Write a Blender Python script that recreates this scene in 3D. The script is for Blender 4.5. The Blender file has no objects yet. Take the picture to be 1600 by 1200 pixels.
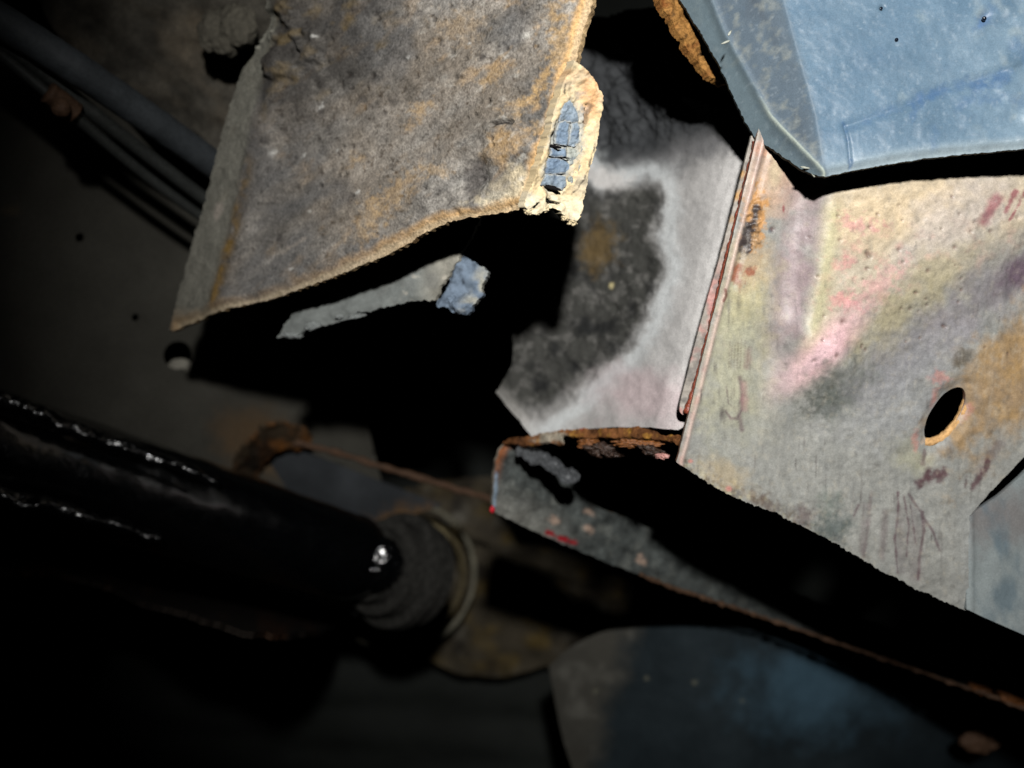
import bpy, bmesh, math, random
import numpy as np
from mathutils import Vector, Matrix
from mathutils.geometry import delaunay_2d_cdt
R = math.radians
random.seed(7)
S = bpy.context.scene
COL = S.collection

# ------------------------------------------------------------------ camera, lamp, world
FPX = 1422.0                                     # focal length in photo pixels (1600 wide)
CAM = Matrix.Translation((0, 0, 0.35)) @ Matrix.Rotation(R(90 + 32), 4, 'X')
cam = bpy.data.cameras.new('camera'); co = bpy.data.objects.new('camera', cam); COL.objects.link(co)
co.matrix_world = CAM
cam.sensor_width = 36; cam.lens = 36 * FPX / 1600
cam.clip_start = 0.01; cam.clip_end = 100
cam.dof.use_dof = True; cam.dof.focus_distance = 0.315; cam.dof.aperture_fstop = 6.8
S.camera = co
def C2W(v): return CAM @ Vector(v)
def P(px, py, d): return C2W(((px - 800) / FPX * d, -(py - 600) / FPX * d, -d))

w = bpy.data.worlds.new('World'); S.world = w; w.use_nodes = True
w.node_tree.nodes['Background'].inputs[0].default_value = (0.5, 0.6, 0.7, 1)
w.node_tree.nodes['Background'].inputs[1].default_value = 0.0002

LPOS = C2W((0.0203, 0.1686, 0.21))               # the camera's own flash, above and behind the lens
fl = bpy.data.lights.new('flash', 'SPOT'); fo = bpy.data.objects.new('flash', fl); COL.objects.link(fo)
fo.location = LPOS
fl.energy = 18.6; fl.color = (1.0, 0.99, 0.97); fl.shadow_soft_size = 0.013
fl.spot_size = R(61.5); fl.spot_blend = 1.0
fo.rotation_euler = (P(1150, 290, 0.36) - LPOS).to_track_quat('-Z', 'Y').to_euler()
S.view_settings.view_transform = 'Standard'; S.view_settings.look = 'None'
S.view_settings.exposure = 0.0; S.view_settings.gamma = 1.0
S.cycles.max_bounces = 4; S.cycles.diffuse_bounces = 0

# ------------------------------------------------------------------ numpy helpers
def lin(c):
    c = np.array(c, dtype=float) / 255.0
    return np.where(c <= .04045, c / 12.92, ((c + .055) / 1.055) ** 2.4)
def _hash(ix, iy, seed):
    h = (ix.astype(np.int64) * 374761393 + iy.astype(np.int64) * 668265263 + seed * 2147483647 + 12345) & 0xffffffff
    h = ((h ^ (h >> 13)) * 1274126177) & 0xffffffff
    h = ((h ^ (h >> 16)) * 2246822519) & 0xffffffff
    return ((h ^ (h >> 15)) & 0xffffff) / float(0xffffff) * 2 - 1
def vnoise(x, y, seed=0):
    ix = np.floor(x); iy = np.floor(y); fx = x - ix; fy = y - iy
    fx = fx * fx * fx * (fx * (fx * 6 - 15) + 10); fy = fy * fy * fy * (fy * (fy * 6 - 15) + 10)
    a = _hash(ix, iy, seed); b = _hash(ix + 1, iy, seed); c = _hash(ix, iy + 1, seed); d = _hash(ix + 1, iy + 1, seed)
    return (a + (b - a) * fx) * (1 - fy) + (c + (d - c) * fx) * fy
def fbm(x, y, scale, octv=4, seed=0, ang=0.0, stretch=1.0, gain=.55):
    """scale = feature size in px; ang (deg) and stretch elongate the features along ang"""
    ca, sa = math.cos(R(ang)), math.sin(R(ang))
    u = (x * ca + y * sa) / stretch; v = -x * sa + y * ca
    r = 0; amp = 1; tot = 0; s = scale
    for o in range(octv):
        r = r + amp * vnoise(u / s + 17.3 * o, v / s - 9.1 * o, seed + o * 31); tot += amp; amp *= gain; s *= .5
    return r / tot * 1.6
def ss(a, b, x):
    t = np.clip((x - a) / (b - a), 0, 1); return t * t * (3 - 2 * t)
def ell(x, y, cx, cy, rx, ry, ang=0, soft=.4, wob=.25, ws=25, seed=1):
    ca, sa = math.cos(R(ang)), math.sin(R(ang)); dx = x - cx; dy = y - cy
    d = np.sqrt(((dx * ca + dy * sa) / rx) ** 2 + ((-dx * sa + dy * ca) / ry) ** 2)
    if wob:
        k = d < 1 + soft + 2 * wob
        if k.any():
            xs, ys = x[k], y[k]; d[k] = d[k] + wob * fbm(xs, ys, ws, 3, seed) + .55 * wob * fbm(xs, ys, max(5, ws * .35), 3, seed + 7)
    return 1 - ss(1 - soft, 1 + soft, d)
def segdist(x, y, pts):
    best = np.full(x.shape, 1e9); side = np.zeros(x.shape)
    for (ax, ay), (bx, by) in zip(pts[:-1], pts[1:]):
        vx, vy = bx - ax, by - ay; L = vx * vx + vy * vy + 1e-9
        t = np.clip(((x - ax) * vx + (y - ay) * vy) / L, 0, 1)
        d = np.hypot(x - ax - t * vx, y - ay - t * vy)
        m = d < best; best = np.where(m, d, best)
        side = np.where(m, np.sign((x - ax) * vy - (y - ay) * vx), side)
    return best, side
def stroke(x, y, pts, wd, soft=1.0, wob=0.0, ws=12, seed=3):
    q = np.array(pts, float); mgn = wd + soft + 3 * wob + 1
    k = (x > q[:, 0].min() - mgn) & (x < q[:, 0].max() + mgn) & (y > q[:, 1].min() - mgn) & (y < q[:, 1].max() + mgn)
    d = np.full(x.shape, 1e9)
    if k.any():
        d[k] = segdist(x[k], y[k], pts)[0]
        if wob: d[k] = d[k] + wob * fbm(x[k], y[k], ws, 3, seed)
    return 1 - ss(wd - soft, wd + soft, d)
def sdist(x, y, pts):
    d, s = segdist(x, y, pts); return d * s
class Paint:
    def __init__(s, x, y, base, rough=.6):
        s.x, s.y = x, y; s.c = np.tile(lin(base), (len(x), 1)); s.r = np.full(len(x), float(rough))
    def mix(s, col, m, rough=None):
        m = np.clip(m, 0, 1); s.c = s.c + (lin(col) - s.c) * m[:, None]
        if rough is not None: s.r = s.r + (rough - s.r) * m
    def mul(s, f): s.c = s.c * np.clip(f, .05, 3)[:, None]

# ------------------------------------------------------------------ materials
def mat(name, grain=900, gamp=.35, bump=.25, bdist=.0006, coarse=120, spec=.3, metal=0.0, stretch=(1, 1, 1), color=None, rough=.6, coat=0, fine=0.5):
    m = bpy.data.materials.new(name); m.use_nodes = True; nt = m.node_tree; N = nt.nodes; Lk = nt.links
    b = N['Principled BSDF']
    tc = N.new('ShaderNodeTexCoord'); mp = N.new('ShaderNodeMapping'); mp.inputs['Scale'].default_value = stretch
    Lk.new(tc.outputs['Object'], mp.inputs['Vector'])
    n1 = N.new('ShaderNodeTexNoise'); n1.inputs['Scale'].default_value = grain; n1.inputs['Detail'].default_value = 4; n1.inputs['Roughness'].default_value = .65
    n2 = N.new('ShaderNodeTexNoise'); n2.inputs['Scale'].default_value = coarse; n2.inputs['Detail'].default_value = 6; n2.inputs['Roughness'].default_value = .6
    for n in (n1, n2): Lk.new(mp.outputs['Vector'], n.inputs['Vector'])
    r1 = N.new('ShaderNodeMapRange'); r1.inputs[1].default_value = .33; r1.inputs[2].default_value = .67; r1.inputs[3].default_value = 1 - gamp; r1.inputs[4].default_value = 1 + gamp
    r2 = N.new('ShaderNodeMapRange'); r2.inputs[1].default_value = .25; r2.inputs[2].default_value = .75; r2.inputs[3].default_value = 1 - gamp * .5; r2.inputs[4].default_value = 1 + gamp * .5
    Lk.new(n1.outputs['Fac'], r1.inputs[0]); Lk.new(n2.outputs['Fac'], r2.inputs[0])
    mu = N.new('ShaderNodeMath'); mu.operation = 'MULTIPLY'; Lk.new(r1.outputs[0], mu.inputs[0]); Lk.new(r2.outputs[0], mu.inputs[1])
    sc = N.new('ShaderNodeVectorMath'); sc.operation = 'SCALE'; Lk.new(mu.outputs[0], sc.inputs['Scale'])
    if color is None:
        at = N.new('ShaderNodeAttribute'); at.attribute_name = 'Col'
        Lk.new(at.outputs['Color'], sc.inputs[0]); rsrc = at.outputs['Alpha']
    else:
        rgb = N.new('ShaderNodeRGB'); rgb.outputs[0].default_value = (*lin(color), 1)
        Lk.new(rgb.outputs[0], sc.inputs[0]); v = N.new('ShaderNodeValue'); v.outputs[0].default_value = rough; rsrc = v.outputs[0]
    Lk.new(sc.outputs[0], b.inputs['Base Color'])
    ra = N.new('ShaderNodeMath'); ra.operation = 'MULTIPLY_ADD'; ra.use_clamp = True
    Lk.new(n1.outputs['Fac'], ra.inputs[0]); ra.inputs[1].default_value = .24
    rb = N.new('ShaderNodeMath'); rb.operation = 'SUBTRACT'; Lk.new(rsrc, rb.inputs[0]); rb.inputs[1].default_value = .12
    Lk.new(rb.outputs[0], ra.inputs[2]); Lk.new(ra.outputs[0], b.inputs['Roughness'])
    hs = N.new('ShaderNodeMath'); hs.operation = 'MULTIPLY_ADD'; Lk.new(n1.outputs['Fac'], hs.inputs[0]); hs.inputs[1].default_value = fine; Lk.new(n2.outputs['Fac'], hs.inputs[2])
    bp = N.new('ShaderNodeBump'); bp.inputs['Strength'].default_value = bump; bp.inputs['Distance'].default_value = bdist
    Lk.new(hs.outputs[0], bp.inputs['Height']); Lk.new(bp.outputs['Normal'], b.inputs['Normal'])
    b.inputs['Specular IOR Level'].default_value = spec; b.inputs['Metallic'].default_value = metal
    b.inputs['Coat Weight'].default_value = coat; b.inputs['Coat Roughness'].default_value = .12
    return m

# ------------------------------------------------------------------ object helpers
def thing(name, label, cat, loc, group=None):
    o = bpy.data.objects.new(name, None); COL.objects.link(o); o.location = loc; o.empty_display_size = .02
    o['label'] = label; o['category'] = cat
    if group: o['group'] = group
    return o
def link(name, me, material, parent=None, label=None, smooth=True):
    """me is built in world coordinates; the object's origin goes to its centre"""
    n = len(me.vertices); a = np.empty(n * 3); me.vertices.foreach_get('co', a); a = a.reshape(-1, 3)
    c = a.mean(0); a = a - c; me.vertices.foreach_set('co', a.ravel())
    if not me.materials: me.materials.append(material)
    if smooth: me.polygons.foreach_set('use_smooth', [True] * len(me.polygons))
    me.update()
    o = bpy.data.objects.new(name, me); COL.objects.link(o)
    loc = Vector(c)
    if parent is not None:
        o.parent = parent
        base = Vector((0, 0, 0)); q = parent
        while q is not None: base += q.location; q = q.parent
        loc = loc - base
    o.location = loc
    if label: o['label'] = label
    return o
def tag(o, label, cat, group=None):
    o['label'] = label; o['category'] = cat
    if group: o['group'] = group
    return o

def spline(pts, step, closed, sharp=()):
    """polyline through pts; corners listed in sharp stay sharp, others are rounded (Catmull-Rom)"""
    p = np.array(pts, float); n = len(p); out = []
    for i in range(n if closed else n - 1):
        i1 = (i + 1) % n
        a, b = p[i], p[i1]
        pa = p[(i - 1) % n] if (closed or i > 0) else a
        pb = p[(i1 + 1) % n] if (closed or i1 < n - 1) else b
        ta = (b - pa) / 2 if i not in sharp else (b - a)
        tb = (pb - a) / 2 if i1 not in sharp else (b - a)
        L = np.hypot(*(b - a))
        ta = ta / (np.hypot(*ta) + 1e-9) * L; tb = tb / (np.hypot(*tb) + 1e-9) * L
        k = max(1, int(round(L / step)))
        for j in range(k):
            t = j / k; t2, t3 = t * t, t * t * t
            out.append((2 * t3 - 3 * t2 + 1) * a + (t3 - 2 * t2 + t) * ta + (-2 * t3 + 3 * t2) * b + (t3 - t2) * tb)
    if not closed: out.append(p[-1])
    return np.array(out)
def inside(x, y, poly):
    r = np.zeros(x.shape, bool); n = len(poly)
    for i in range(n):
        ax, ay = poly[i]; bx, by = poly[(i + 1) % n]
        if ay == by: continue
        c = ((ay > y) != (by > y)) & (x < (bx - ax) * (y - ay) / (by - ay) + ax)
        r ^= c
    return r
def plane_inv(ctrl):
    A = np.array([[1, a, b] for a, b, _ in ctrl]); q = np.array([1 / d for *_, d in ctrl])
    return np.linalg.lstsq(A, q, rcond=None)[0]
CAMM = np.array(CAM)
def to_world(x, y, d):
    v = np.stack([(x - 800) / FPX * d, -(y - 600) / FPX * d, -d, np.ones_like(d)], 1)
    return (v @ CAMM.T)[:, :3]

def sheet(name, material, outline, ctrl, step=4, thick=.0012, relief=None, paint=None, sharp=None, ragged=0, rscale=8,
          holes=(), parent=None, label=None, depth=None, rimpaint=None, curl=None, seed=0, ragmask=None):
    """pressed sheet metal: a dense triangulated panel with relief, holes, ragged edge and real thickness"""
    sharp = range(len(outline)) if sharp is None else sharp
    loops = []
    b = spline(outline, step, True, sharp)
    if ragged:
        t = np.roll(b, -1, 0) - np.roll(b, 1, 0); nn = np.stack([-t[:, 1], t[:, 0]], 1); nn /= np.linalg.norm(nn, axis=1)[:, None] + 1e-9
        rr = fbm(b[:, 0] + 300, b[:, 1], rscale, 3, 77 + seed, gain=.8) * ragged
        if ragmask is not None: rr = rr * ragmask(b[:, 0], b[:, 1])
        b = b + nn * rr[:, None]
    loops.append(b)
    for h in holes: loops.append(spline(h, step * .7, True, ()))
    x0, y0 = b.min(0); x1, y1 = b.max(0)
    gx, gy = np.meshgrid(np.arange(x0, x1, step), np.arange(y0, y1, step * .866)); gx = gx.copy(); gx[1::2] += step / 2
    g = np.stack([gx.ravel(), gy.ravel()], 1); rs = np.random.RandomState(5 + seed); g += rs.uniform(-.18, .18, g.shape) * step
    k = inside(g[:, 0], g[:, 1], b)
    for h in loops[1:]: k &= ~inside(g[:, 0], g[:, 1], h)
    g = g[k]
    allb = np.concatenate(loops)
    near = np.full(len(g), 1e9)
    for i in range(0, len(g), 4000):
        q = g[i:i + 4000]
        near[i:i + 4000] = np.sqrt(((q[:, None] - allb[None]) ** 2).sum(2).min(1))
    g = g[near > step * .55]
    pts = np.concatenate([allb, g]); edges = []; s = 0
    for l in loops:
        n = len(l); edges += [(s + i, s + (i + 1) % n) for i in range(n)]; s += n
    vv, ee, ff, *_ = delaunay_2d_cdt([Vector(p) for p in pts], edges, [], 0, 1e-5)
    pts = np.array([(v[0], v[1]) for v in vv]); f = np.array([q for q in ff if len(q) == 3])
    cc = pts[f].mean(1); k = inside(cc[:, 0], cc[:, 1], b)
    for h in loops[1:]: k &= ~inside(cc[:, 0], cc[:, 1], h)
    f = f[k]
    x, y = pts[:, 0], pts[:, 1]
    pi = plane_inv(ctrl) if depth is None else None
    def D(x, y): return 1 / (pi[0] + pi[1] * x + pi[2] * y) if depth is None else depth(x, y)
    d = D(x, y); W = to_world(x, y, d)
    nrm = np.cross(to_world(x, y + 1, D(x, y + 1)) - W, to_world(x + 1, y, D(x + 1, y)) - W); nrm /= np.linalg.norm(nrm, axis=1)[:, None]
    nrm *= np.sign((nrm * (np.array(CAM.translation) - W)).sum(1))[:, None]
    if relief is not None: W = W + nrm * relief(x, y)[:, None]
    # orientation: make faces look at the camera side
    fn = np.cross(W[f[:, 1]] - W[f[:, 0]], W[f[:, 2]] - W[f[:, 0]])
    if (fn * nrm[f[:, 0]]).sum() < 0: f = f[:, ::-1]
    n = len(W)
    cnt = {}
    for a, b_, c in f:
        for e in ((a, b_), (b_, c), (c, a)):
            cnt[e] = 1
    bd = [e for e in cnt if (e[1], e[0]) not in cnt]
    back = W - nrm * thick
    rim_f = []
    bverts = sorted({a for e in bd for a in e}); ri = {v: i for i, v in enumerate(bverts)}
    # rim has its own vertices so it shades as a crisp edge; back is a coarse copy of the front
    V = np.concatenate([W, W[bverts], back[bverts], back]); r0, r1, r2 = n, n + len(bverts), n + 2 * len(bverts)
    for a, b_ in bd:
        rim_f.append((r0 + ri[b_], r0 + ri[a], r1 + ri[a])); rim_f.append((r0 + ri[b_], r1 + ri[a], r1 + ri[b_]))
    F = np.concatenate([f, np.array(rim_f), f[:, ::-1] + r2])
    me = bpy.data.meshes.new(name)
    me.vertices.add(len(V)); me.vertices.foreach_set('co', V.ravel())
    me.loops.add(len(F) * 3); me.loops.foreach_set('vertex_index', F.astype(np.int32).ravel())
    me.polygons.add(len(F)); me.polygons.foreach_set('loop_start', np.arange(0, len(F) * 3, 3, dtype=np.int32))
    me.update(calc_edges=True)
    if paint is not None:
        p = paint(x, y); c = np.concatenate([np.clip(p.c, .002, .95), np.clip(p.r, .05, 1)[:, None]], 1)
        cb = c[bverts]
        if rimpaint is not None:
            rp = rimpaint(x[bverts], y[bverts]); cb = np.concatenate([np.clip(rp.c, .002, .95), rp.r[:, None]], 1)
        ca = np.concatenate([c, cb, cb, c])
        at = me.color_attributes.new('Col', 'FLOAT_COLOR', 'POINT'); at.data.foreach_set('color', ca.ravel())
    return link(name, me, material, parent, label)

def tube(name, material, pts, rad, parent=None, seg=20, label=None, bump=0, bs=200, caps=True, closed=False, smooth=True):
    """round tube through world points; rad is a number or a list"""
    pts = [Vector(p) for p in pts]; n = len(pts)
    rad = [rad] * n if not hasattr(rad, '__len__') else rad
    V = []; F = []
    t0 = (pts[1] - pts[0]).normalized(); u = t0.orthogonal().normalized()
    for i, p in enumerate(pts):
        t = (pts[min(i + 1, n - 1)] - pts[max(i - 1, 0)]).normalized() if not closed else (pts[(i + 1) % n] - pts[i - 1]).normalized()
        u = (u - t * u.dot(t)).normalized(); v = t.cross(u)
        for k in range(seg):
            a = 2 * math.pi * k / seg
            q = p + (u * math.cos(a) + v * math.sin(a)) * rad[i]; V.append(q)
    m = n if closed else n - 1
    for i in range(m):
        for k in range(seg):
            j = (i + 1) % n
            F.append((i * seg + k, i * seg + (k + 1) % seg, j * seg + (k + 1) % seg, j * seg + k))
    if caps and not closed:
        F.append(tuple(range(seg))[::-1]); F.append(tuple((n - 1) * seg + k for k in range(seg)))
    if bump:
        from mathutils import noise as mn
        V2 = []
        for i in range(n):
            for k in range(seg):
                q = V[i * seg + k]; nn = (q - pts[i]).normalized()
                V2.append(q + nn * bump * mn.fractal(q * bs, 1.0, 2.0, 3))
        V = V2
    me = bpy.data.meshes.new(name); me.from_pydata([tuple(v) for v in V], [], F); me.update()
    return link(name, me, material, parent, label, smooth)
def sub(p, q, n): return [p.lerp(q, i / n) for i in range(n + 1)]
def path(pp, step=6):
    """pp: (px,py,d) list -> smooth world points"""
    a = np.array(pp, float); s = [0]
    for i in range(1, len(a)): s.append(s[-1] + np.hypot(*(a[i, :2] - a[i - 1, :2])))
    xy = spline(a[:, :2], step, False, ())
    ls = np.concatenate([[0], np.cumsum(np.hypot(*np.diff(xy, axis=0).T))]); ls = ls / ls[-1] * s[-1]
    d = np.interp(ls, s, a[:, 2])
    return [P(x, y, k) for (x, y), k in zip(xy, d)]

from mathutils import noise as MN
def blob(name, material, c, rad, parent=None, amp=.25, fs=2.0, sub_=4, rot=(0, 0, 0), label=None, seed=0, flat=0):
    """lump: icosphere of radii rad (metres, camera axes), broken up with noise"""
    bm = bmesh.new(); bmesh.ops.create_icosphere(bm, subdivisions=sub_, radius=1)
    rm = CAM.to_3x3() @ Matrix.Rotation(rot[2], 3, 'Z') @ Matrix.Rotation(rot[1], 3, 'Y') @ Matrix.Rotation(rot[0], 3, 'X')
    off = Vector((seed * 3.7, seed * 1.3, -seed * 2.1))
    for v in bm.verts:
        p = v.co.copy(); n = MN.fractal(p * fs + off, .9, 2.1, 4) * amp
        if flat:                                      # squarer, chunkier
            p = Vector([math.copysign(abs(a) ** flat, a) for a in p])
        p = p * (1 + n)
        v.co = c + rm @ Vector((p.x * rad[0], p.y * rad[1], p.z * rad[2]))
    me = bpy.data.meshes.new(name); bm.to_mesh(me); bm.free()
    return link(name, me, material, parent, label)

# =================================================================== materials
M_rust = mat('rust_coat', 1050, .38, .75, .0007, 380, .12, fine=.9)
M_paint = mat('old_paint', 1900, .15, .28, .0004, 380, .35, fine=.5)
M_blue = mat('dusty_blue_paint', 2200, .13, .2, .0003, 380, .35, fine=.6)
M_grey = mat('dull_grey_paint', 1600, .17, .35, .0005, 300, .15)
M_soot = mat('black_undercoat', 1300, .5, .7, .0007, 260, .3)
M_dark = mat('dark_floor_paint', 900, .2, .25, .0006, 60, .2)
M_seal = mat('cream_sealant', 900, .25, .7, .0009, 200, .2, color=(225, 205, 165), rough=.8)
M_lip = mat('lit_lip_tan', 900, .3, .7, .0009, 200, .2, color=(215, 170, 115), rough=.8)
M_fill = mat('blue_filler', 700, .22, .5, .0006, 150, .3, color=(108, 124, 146), rough=.6)
M_fill2 = mat('grey_filler', 800, .25, .6, .0007, 180, .2, color=(170, 172, 160), rough=.75)
M_gloss = mat('wet_black_paint', 420, .3, .38, .0010, 150, .8, color=(5, 6, 7), rough=.2, coat=1, fine=.8)
M_scale = mat('rust_scale', 800, .6, .9, .001, 260, .5, color=(134, 84, 44), rough=.45)
M_scaled = mat('dark_rust_scale', 600, .6, .9, .0015, 160, .5, color=(58, 42, 33), rough=.45)
M_flake = mat('black_rust_flake', 900, .5, .9, .0009, 300, .6, color=(58, 54, 55), rough=.4)
M_red = mat('red_paint', 600, .2, .3, .0004, 200, .5, color=(190, 30, 45), rough=.25)
M_pink = mat('pink_primer', 1200, .3, .6, .0006, 240, .5, color=(205, 150, 140), rough=.4)
M_redseal = mat('red_brown_sealant', 900, .4, .8, .0009, 200, .6, color=(140, 70, 52), rough=.3)
M_hose = mat('grey_rubber', 700, .2, .2, .0005, 90, .3, color=(66, 70, 73), rough=.6)
M_line = mat('dull_steel_line', 700, .3, .3, .0005, 90, .4, color=(52, 54, 52), rough=.5)
M_clip = mat('rusty_clip', 700, .4, .6, .0009, 120, .3, color=(84, 62, 46), rough=.7)
M_mud = mat('dried_mud', 500, .3, .8, .0015, 110, .2, color=(92, 88, 78), rough=.9)
M_drop = mat('oil_drop', 500, .1, .05, .0002, 90, .8, color=(14, 20, 34), rough=.08)
M_flk = mat('grey_flake', 800, .25, .6, .0007, 180, .2, color=(132, 136, 134), rough=.8)
M_void = mat('gap_shade', 900, .3, .5, .0005, 200, .1, color=(24, 22, 22), rough=.9)  # near-black tone for the shade inside the filler gaps
M_fleck = mat('white_fleck', 500, .1, .05, .0002, 90, .3, color=(235, 230, 205), rough=.6)
M_litrim = mat('lit_rim_pale', 500, .2, .3, .0005, 90, .3, color=(150, 146, 134), rough=.7)

# =================================================================== setting
def under_depth(x, y): return 0.98 + 0.00006 * (x - 800) + .05 * np.sin(x / 210.) * .4
def under_relief(x, y):
    r = fbm(x, y, 260, 3, 4) * .012
    for k, yy in enumerate((1010, 1085, 1150)):            # pressed ribs seen at the bottom left
        r = r + .012 * np.exp(-((y - yy - .1 * x) / 14.) ** 2)
    return r
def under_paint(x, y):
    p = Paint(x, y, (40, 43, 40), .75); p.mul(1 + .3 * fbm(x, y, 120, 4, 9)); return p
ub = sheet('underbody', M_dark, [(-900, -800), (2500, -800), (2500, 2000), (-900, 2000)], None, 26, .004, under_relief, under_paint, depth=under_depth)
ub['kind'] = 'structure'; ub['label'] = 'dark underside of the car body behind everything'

# =================================================================== dark floor panel, left
def hole_loop(cx, cy, rx, ry, ang=0, n=12):
    ca, sa = math.cos(R(ang)), math.sin(R(ang))
    return [(cx + rx * math.cos(t) * ca - ry * math.sin(t) * sa, cy + rx * math.cos(t) * sa + ry * math.sin(t) * ca) for t in np.linspace(0, 2 * math.pi, n, endpoint=False)]
FLOOR = [(290, 596, .546), (440, 662, .606), (0, 120, .45)]
fq = plane_inv(FLOOR)
def floor_d(x, y): return 1 / (fq[0] + fq[1] * x + fq[2] * y)
fp = thing('floor_panel', 'dark grey painted floor panel with small round holes, left of the rusty plate', 'floor panel', P(200, 450, float(floor_d(200, 450))))
def floor_paint(x, y):
    p = Paint(x, y, (80, 78, 71), .7)
    p.mul(1 + .12 * fbm(x, y, 90, 4, 2)); p.mix((120, 105, 85), ell(x, y, 15, 330, 14, 6, 0, .5) * .5)
    p.mix((120, 92, 60), ell(x, y, 405, 690, 60, 45, 30, .6) * .55)
    return p
sheet('panel', M_dark, [(-260, -60), (60, 40), (345, 350), (540, 540), (600, 760), (540, 880), (200, 860), (-260, 760)], FLOOR, 7, .0015,
      lambda x, y: .0012 * fbm(x, y, 150, 3, 3), floor_paint, parent=fp,
      holes=[hole_loop(125, 371, 7.5, 7), hole_loop(211, 496, 6.5, 6), hole_loop(277, 555, 23, 22)])
blob('lit_hole_rim', M_litrim, P(282, 572, float(floor_d(277, 555)) + .006), (.0075, .0045, .003), fp, .1, 1.5, 3)  # pale piece standing in for the lit lower rim inside the hole

# =================================================================== hose and pipes, upper left
tag(tube('hose', M_hose, path([(-120, -40, .35), (0, 32, .37), (120, 108, .39), (240, 190, .425), (350, 268, .465), (470, 350, .50)]), .0072, None, 24, bump=.0003),
    'thick grey rubber hose running diagonally at the upper left', 'hose')
pl = tube('brake_line', M_line, path([(-120, 0, .355), (0, 84, .38), (110, 176, .40), (220, 268, .435), (320, 342, .465), (420, 410, .50)]), .0026, None, 16)
tag(pl, 'thin grey pipe held by the brown clip, lower of the two beside the hose', 'pipe')
pl2 = tube('brake_line', M_line, path([(-120, -20, .36), (40, 92, .385), (150, 180, .41), (230, 242, .435), (330, 318, .465), (420, 380, .50)]), .0034, None, 16)
tag(pl2, 'thin grey pipe squeezed between the thick hose and the clipped pipe', 'pipe')
cl = thing('pipe_clip', 'rusty brown clip around the thin pipe at the upper left', 'clip', P(95, 158, .395))
tube('band', M_clip, path([(74, 144, .390), (95, 160, .395), (118, 178, .40)], 3), .0050, cl, 18, bump=.0006, bs=300)
blob('screw_head', M_clip, P(96, 168, .390), (.004, .004, .003), cl, .15, 1.5, 3)

# =================================================================== rough dark panel behind the plate (top left)
def rough_paint(x, y):
    p = Paint(x, y, (78, 74, 66), .8); p.mul(1 + .5 * fbm(x, y, 40, 4, 5))
    p.mix((105, 95, 80), np.clip(fbm(x, y, 60, 4, 7, 35, 2.5) - .1, 0, 1)); return p
tag(sheet('undercoated_panel', M_soot, [(40, -80), (470, -80), (470, 200), (400, 330), (330, 230), (200, 150), (80, 40)], [(100, 0, .46), (380, 0, .455), (380, 250, .49)], 6, .002,
      lambda x, y: .004 * fbm(x, y, 70, 4, 6), rough_paint, sharp=()), 'rough dark undercoated panel above the hose, behind the rusty plate', 'panel')
lump = thing('mud_lump', 'pale lump of dried mud stuck at the top left of the rusty plate', 'mud lump', P(350, 55, .425))
blob('clod', M_mud, P(336, 50, .436), (.0075, .0105, .007), lump, .22, 1.6, 5, seed=1)
blob('clod', M_mud, P(372, 40, .432), (.0085, .0105, .007), lump, .22, 1.6, 5, seed=5)
blob('clod', M_mud, P(352, 70, .434), (.006, .0055, .006), lump, .25, 1.9, 4, seed=8)

# =================================================================== rusty plate with its broken sandwich end
PLATE = [(905, 200, .295), (262, 505, .43), (600, 0, .352)]
pq = plane_inv(PLATE)
def plate_d(x, y): return 1 / (pq[0] + pq[1] * x + pq[2] * y)
rp = thing('rusty_plate', 'brown rusted plate with a folded left edge and a blue and cream broken right end', 'metal plate', P(620, 220, float(plate_d(620, 220))))
FOLD = [(440, 40), (395, 190), (372, 300), (325, 490)]
def plate_relief(x, y):
    s = sdist(x, y, FOLD)                     # + on one side
    lx = np.clip((np.interp(y, [40, 190, 300, 490], [440, 398, 378, 328]) - x), 0, 400)
    r = -lx * .00009
    r = r + .0018 * np.exp(-((x - np.interp(y, [40, 490], [452, 345])) / 26.) ** 2)
    r = r + .0007 * fbm(x, y, 60, 4, 11) + .00035 * fbm(x, y, 12, 3, 12, -32, 2.2)
    r = r - .0016 * ell(x, y, 742, 278, 17, 30, 15, .5, .2)
    r = r + .0013 * ell(x, y, 790, 222, 34, 28, -20, .5, .2) - .0018 * stroke(x, y, [(768, 196), (788, 190), (800, 191)], 3, 2)
    e, _ = segdist(x, y, [(262, 508), (420, 465), (560, 412), (680, 350), (820, 322), (850, 240), (890, 100), (920, 0)])
    r = r - .0018 * (1 - ss(0, 16, e))
    for (a, b, q) in PITS: r = r - .0012 * np.exp(-(((x - a) ** 2 + (y - b) ** 2) / (q * q)))
    r = r + .0035 * ss(.15, .7, fbm(x, y, 55, 4, 14)) * ell(x, y, 420, 40, 120, 90, 0, .6)
    return r
rs = np.random.RandomState(3)
PITS = [(rs.uniform(430, 890), rs.uniform(0, 330), rs.uniform(1.4, 3.2)) for _ in range(70)] + [(582, 118, 5), (543, 116, 4), (705, 80, 5), (790, 75, 4), (712, 120, 4), (590, 28, 4), (710, 330, 5)]
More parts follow.
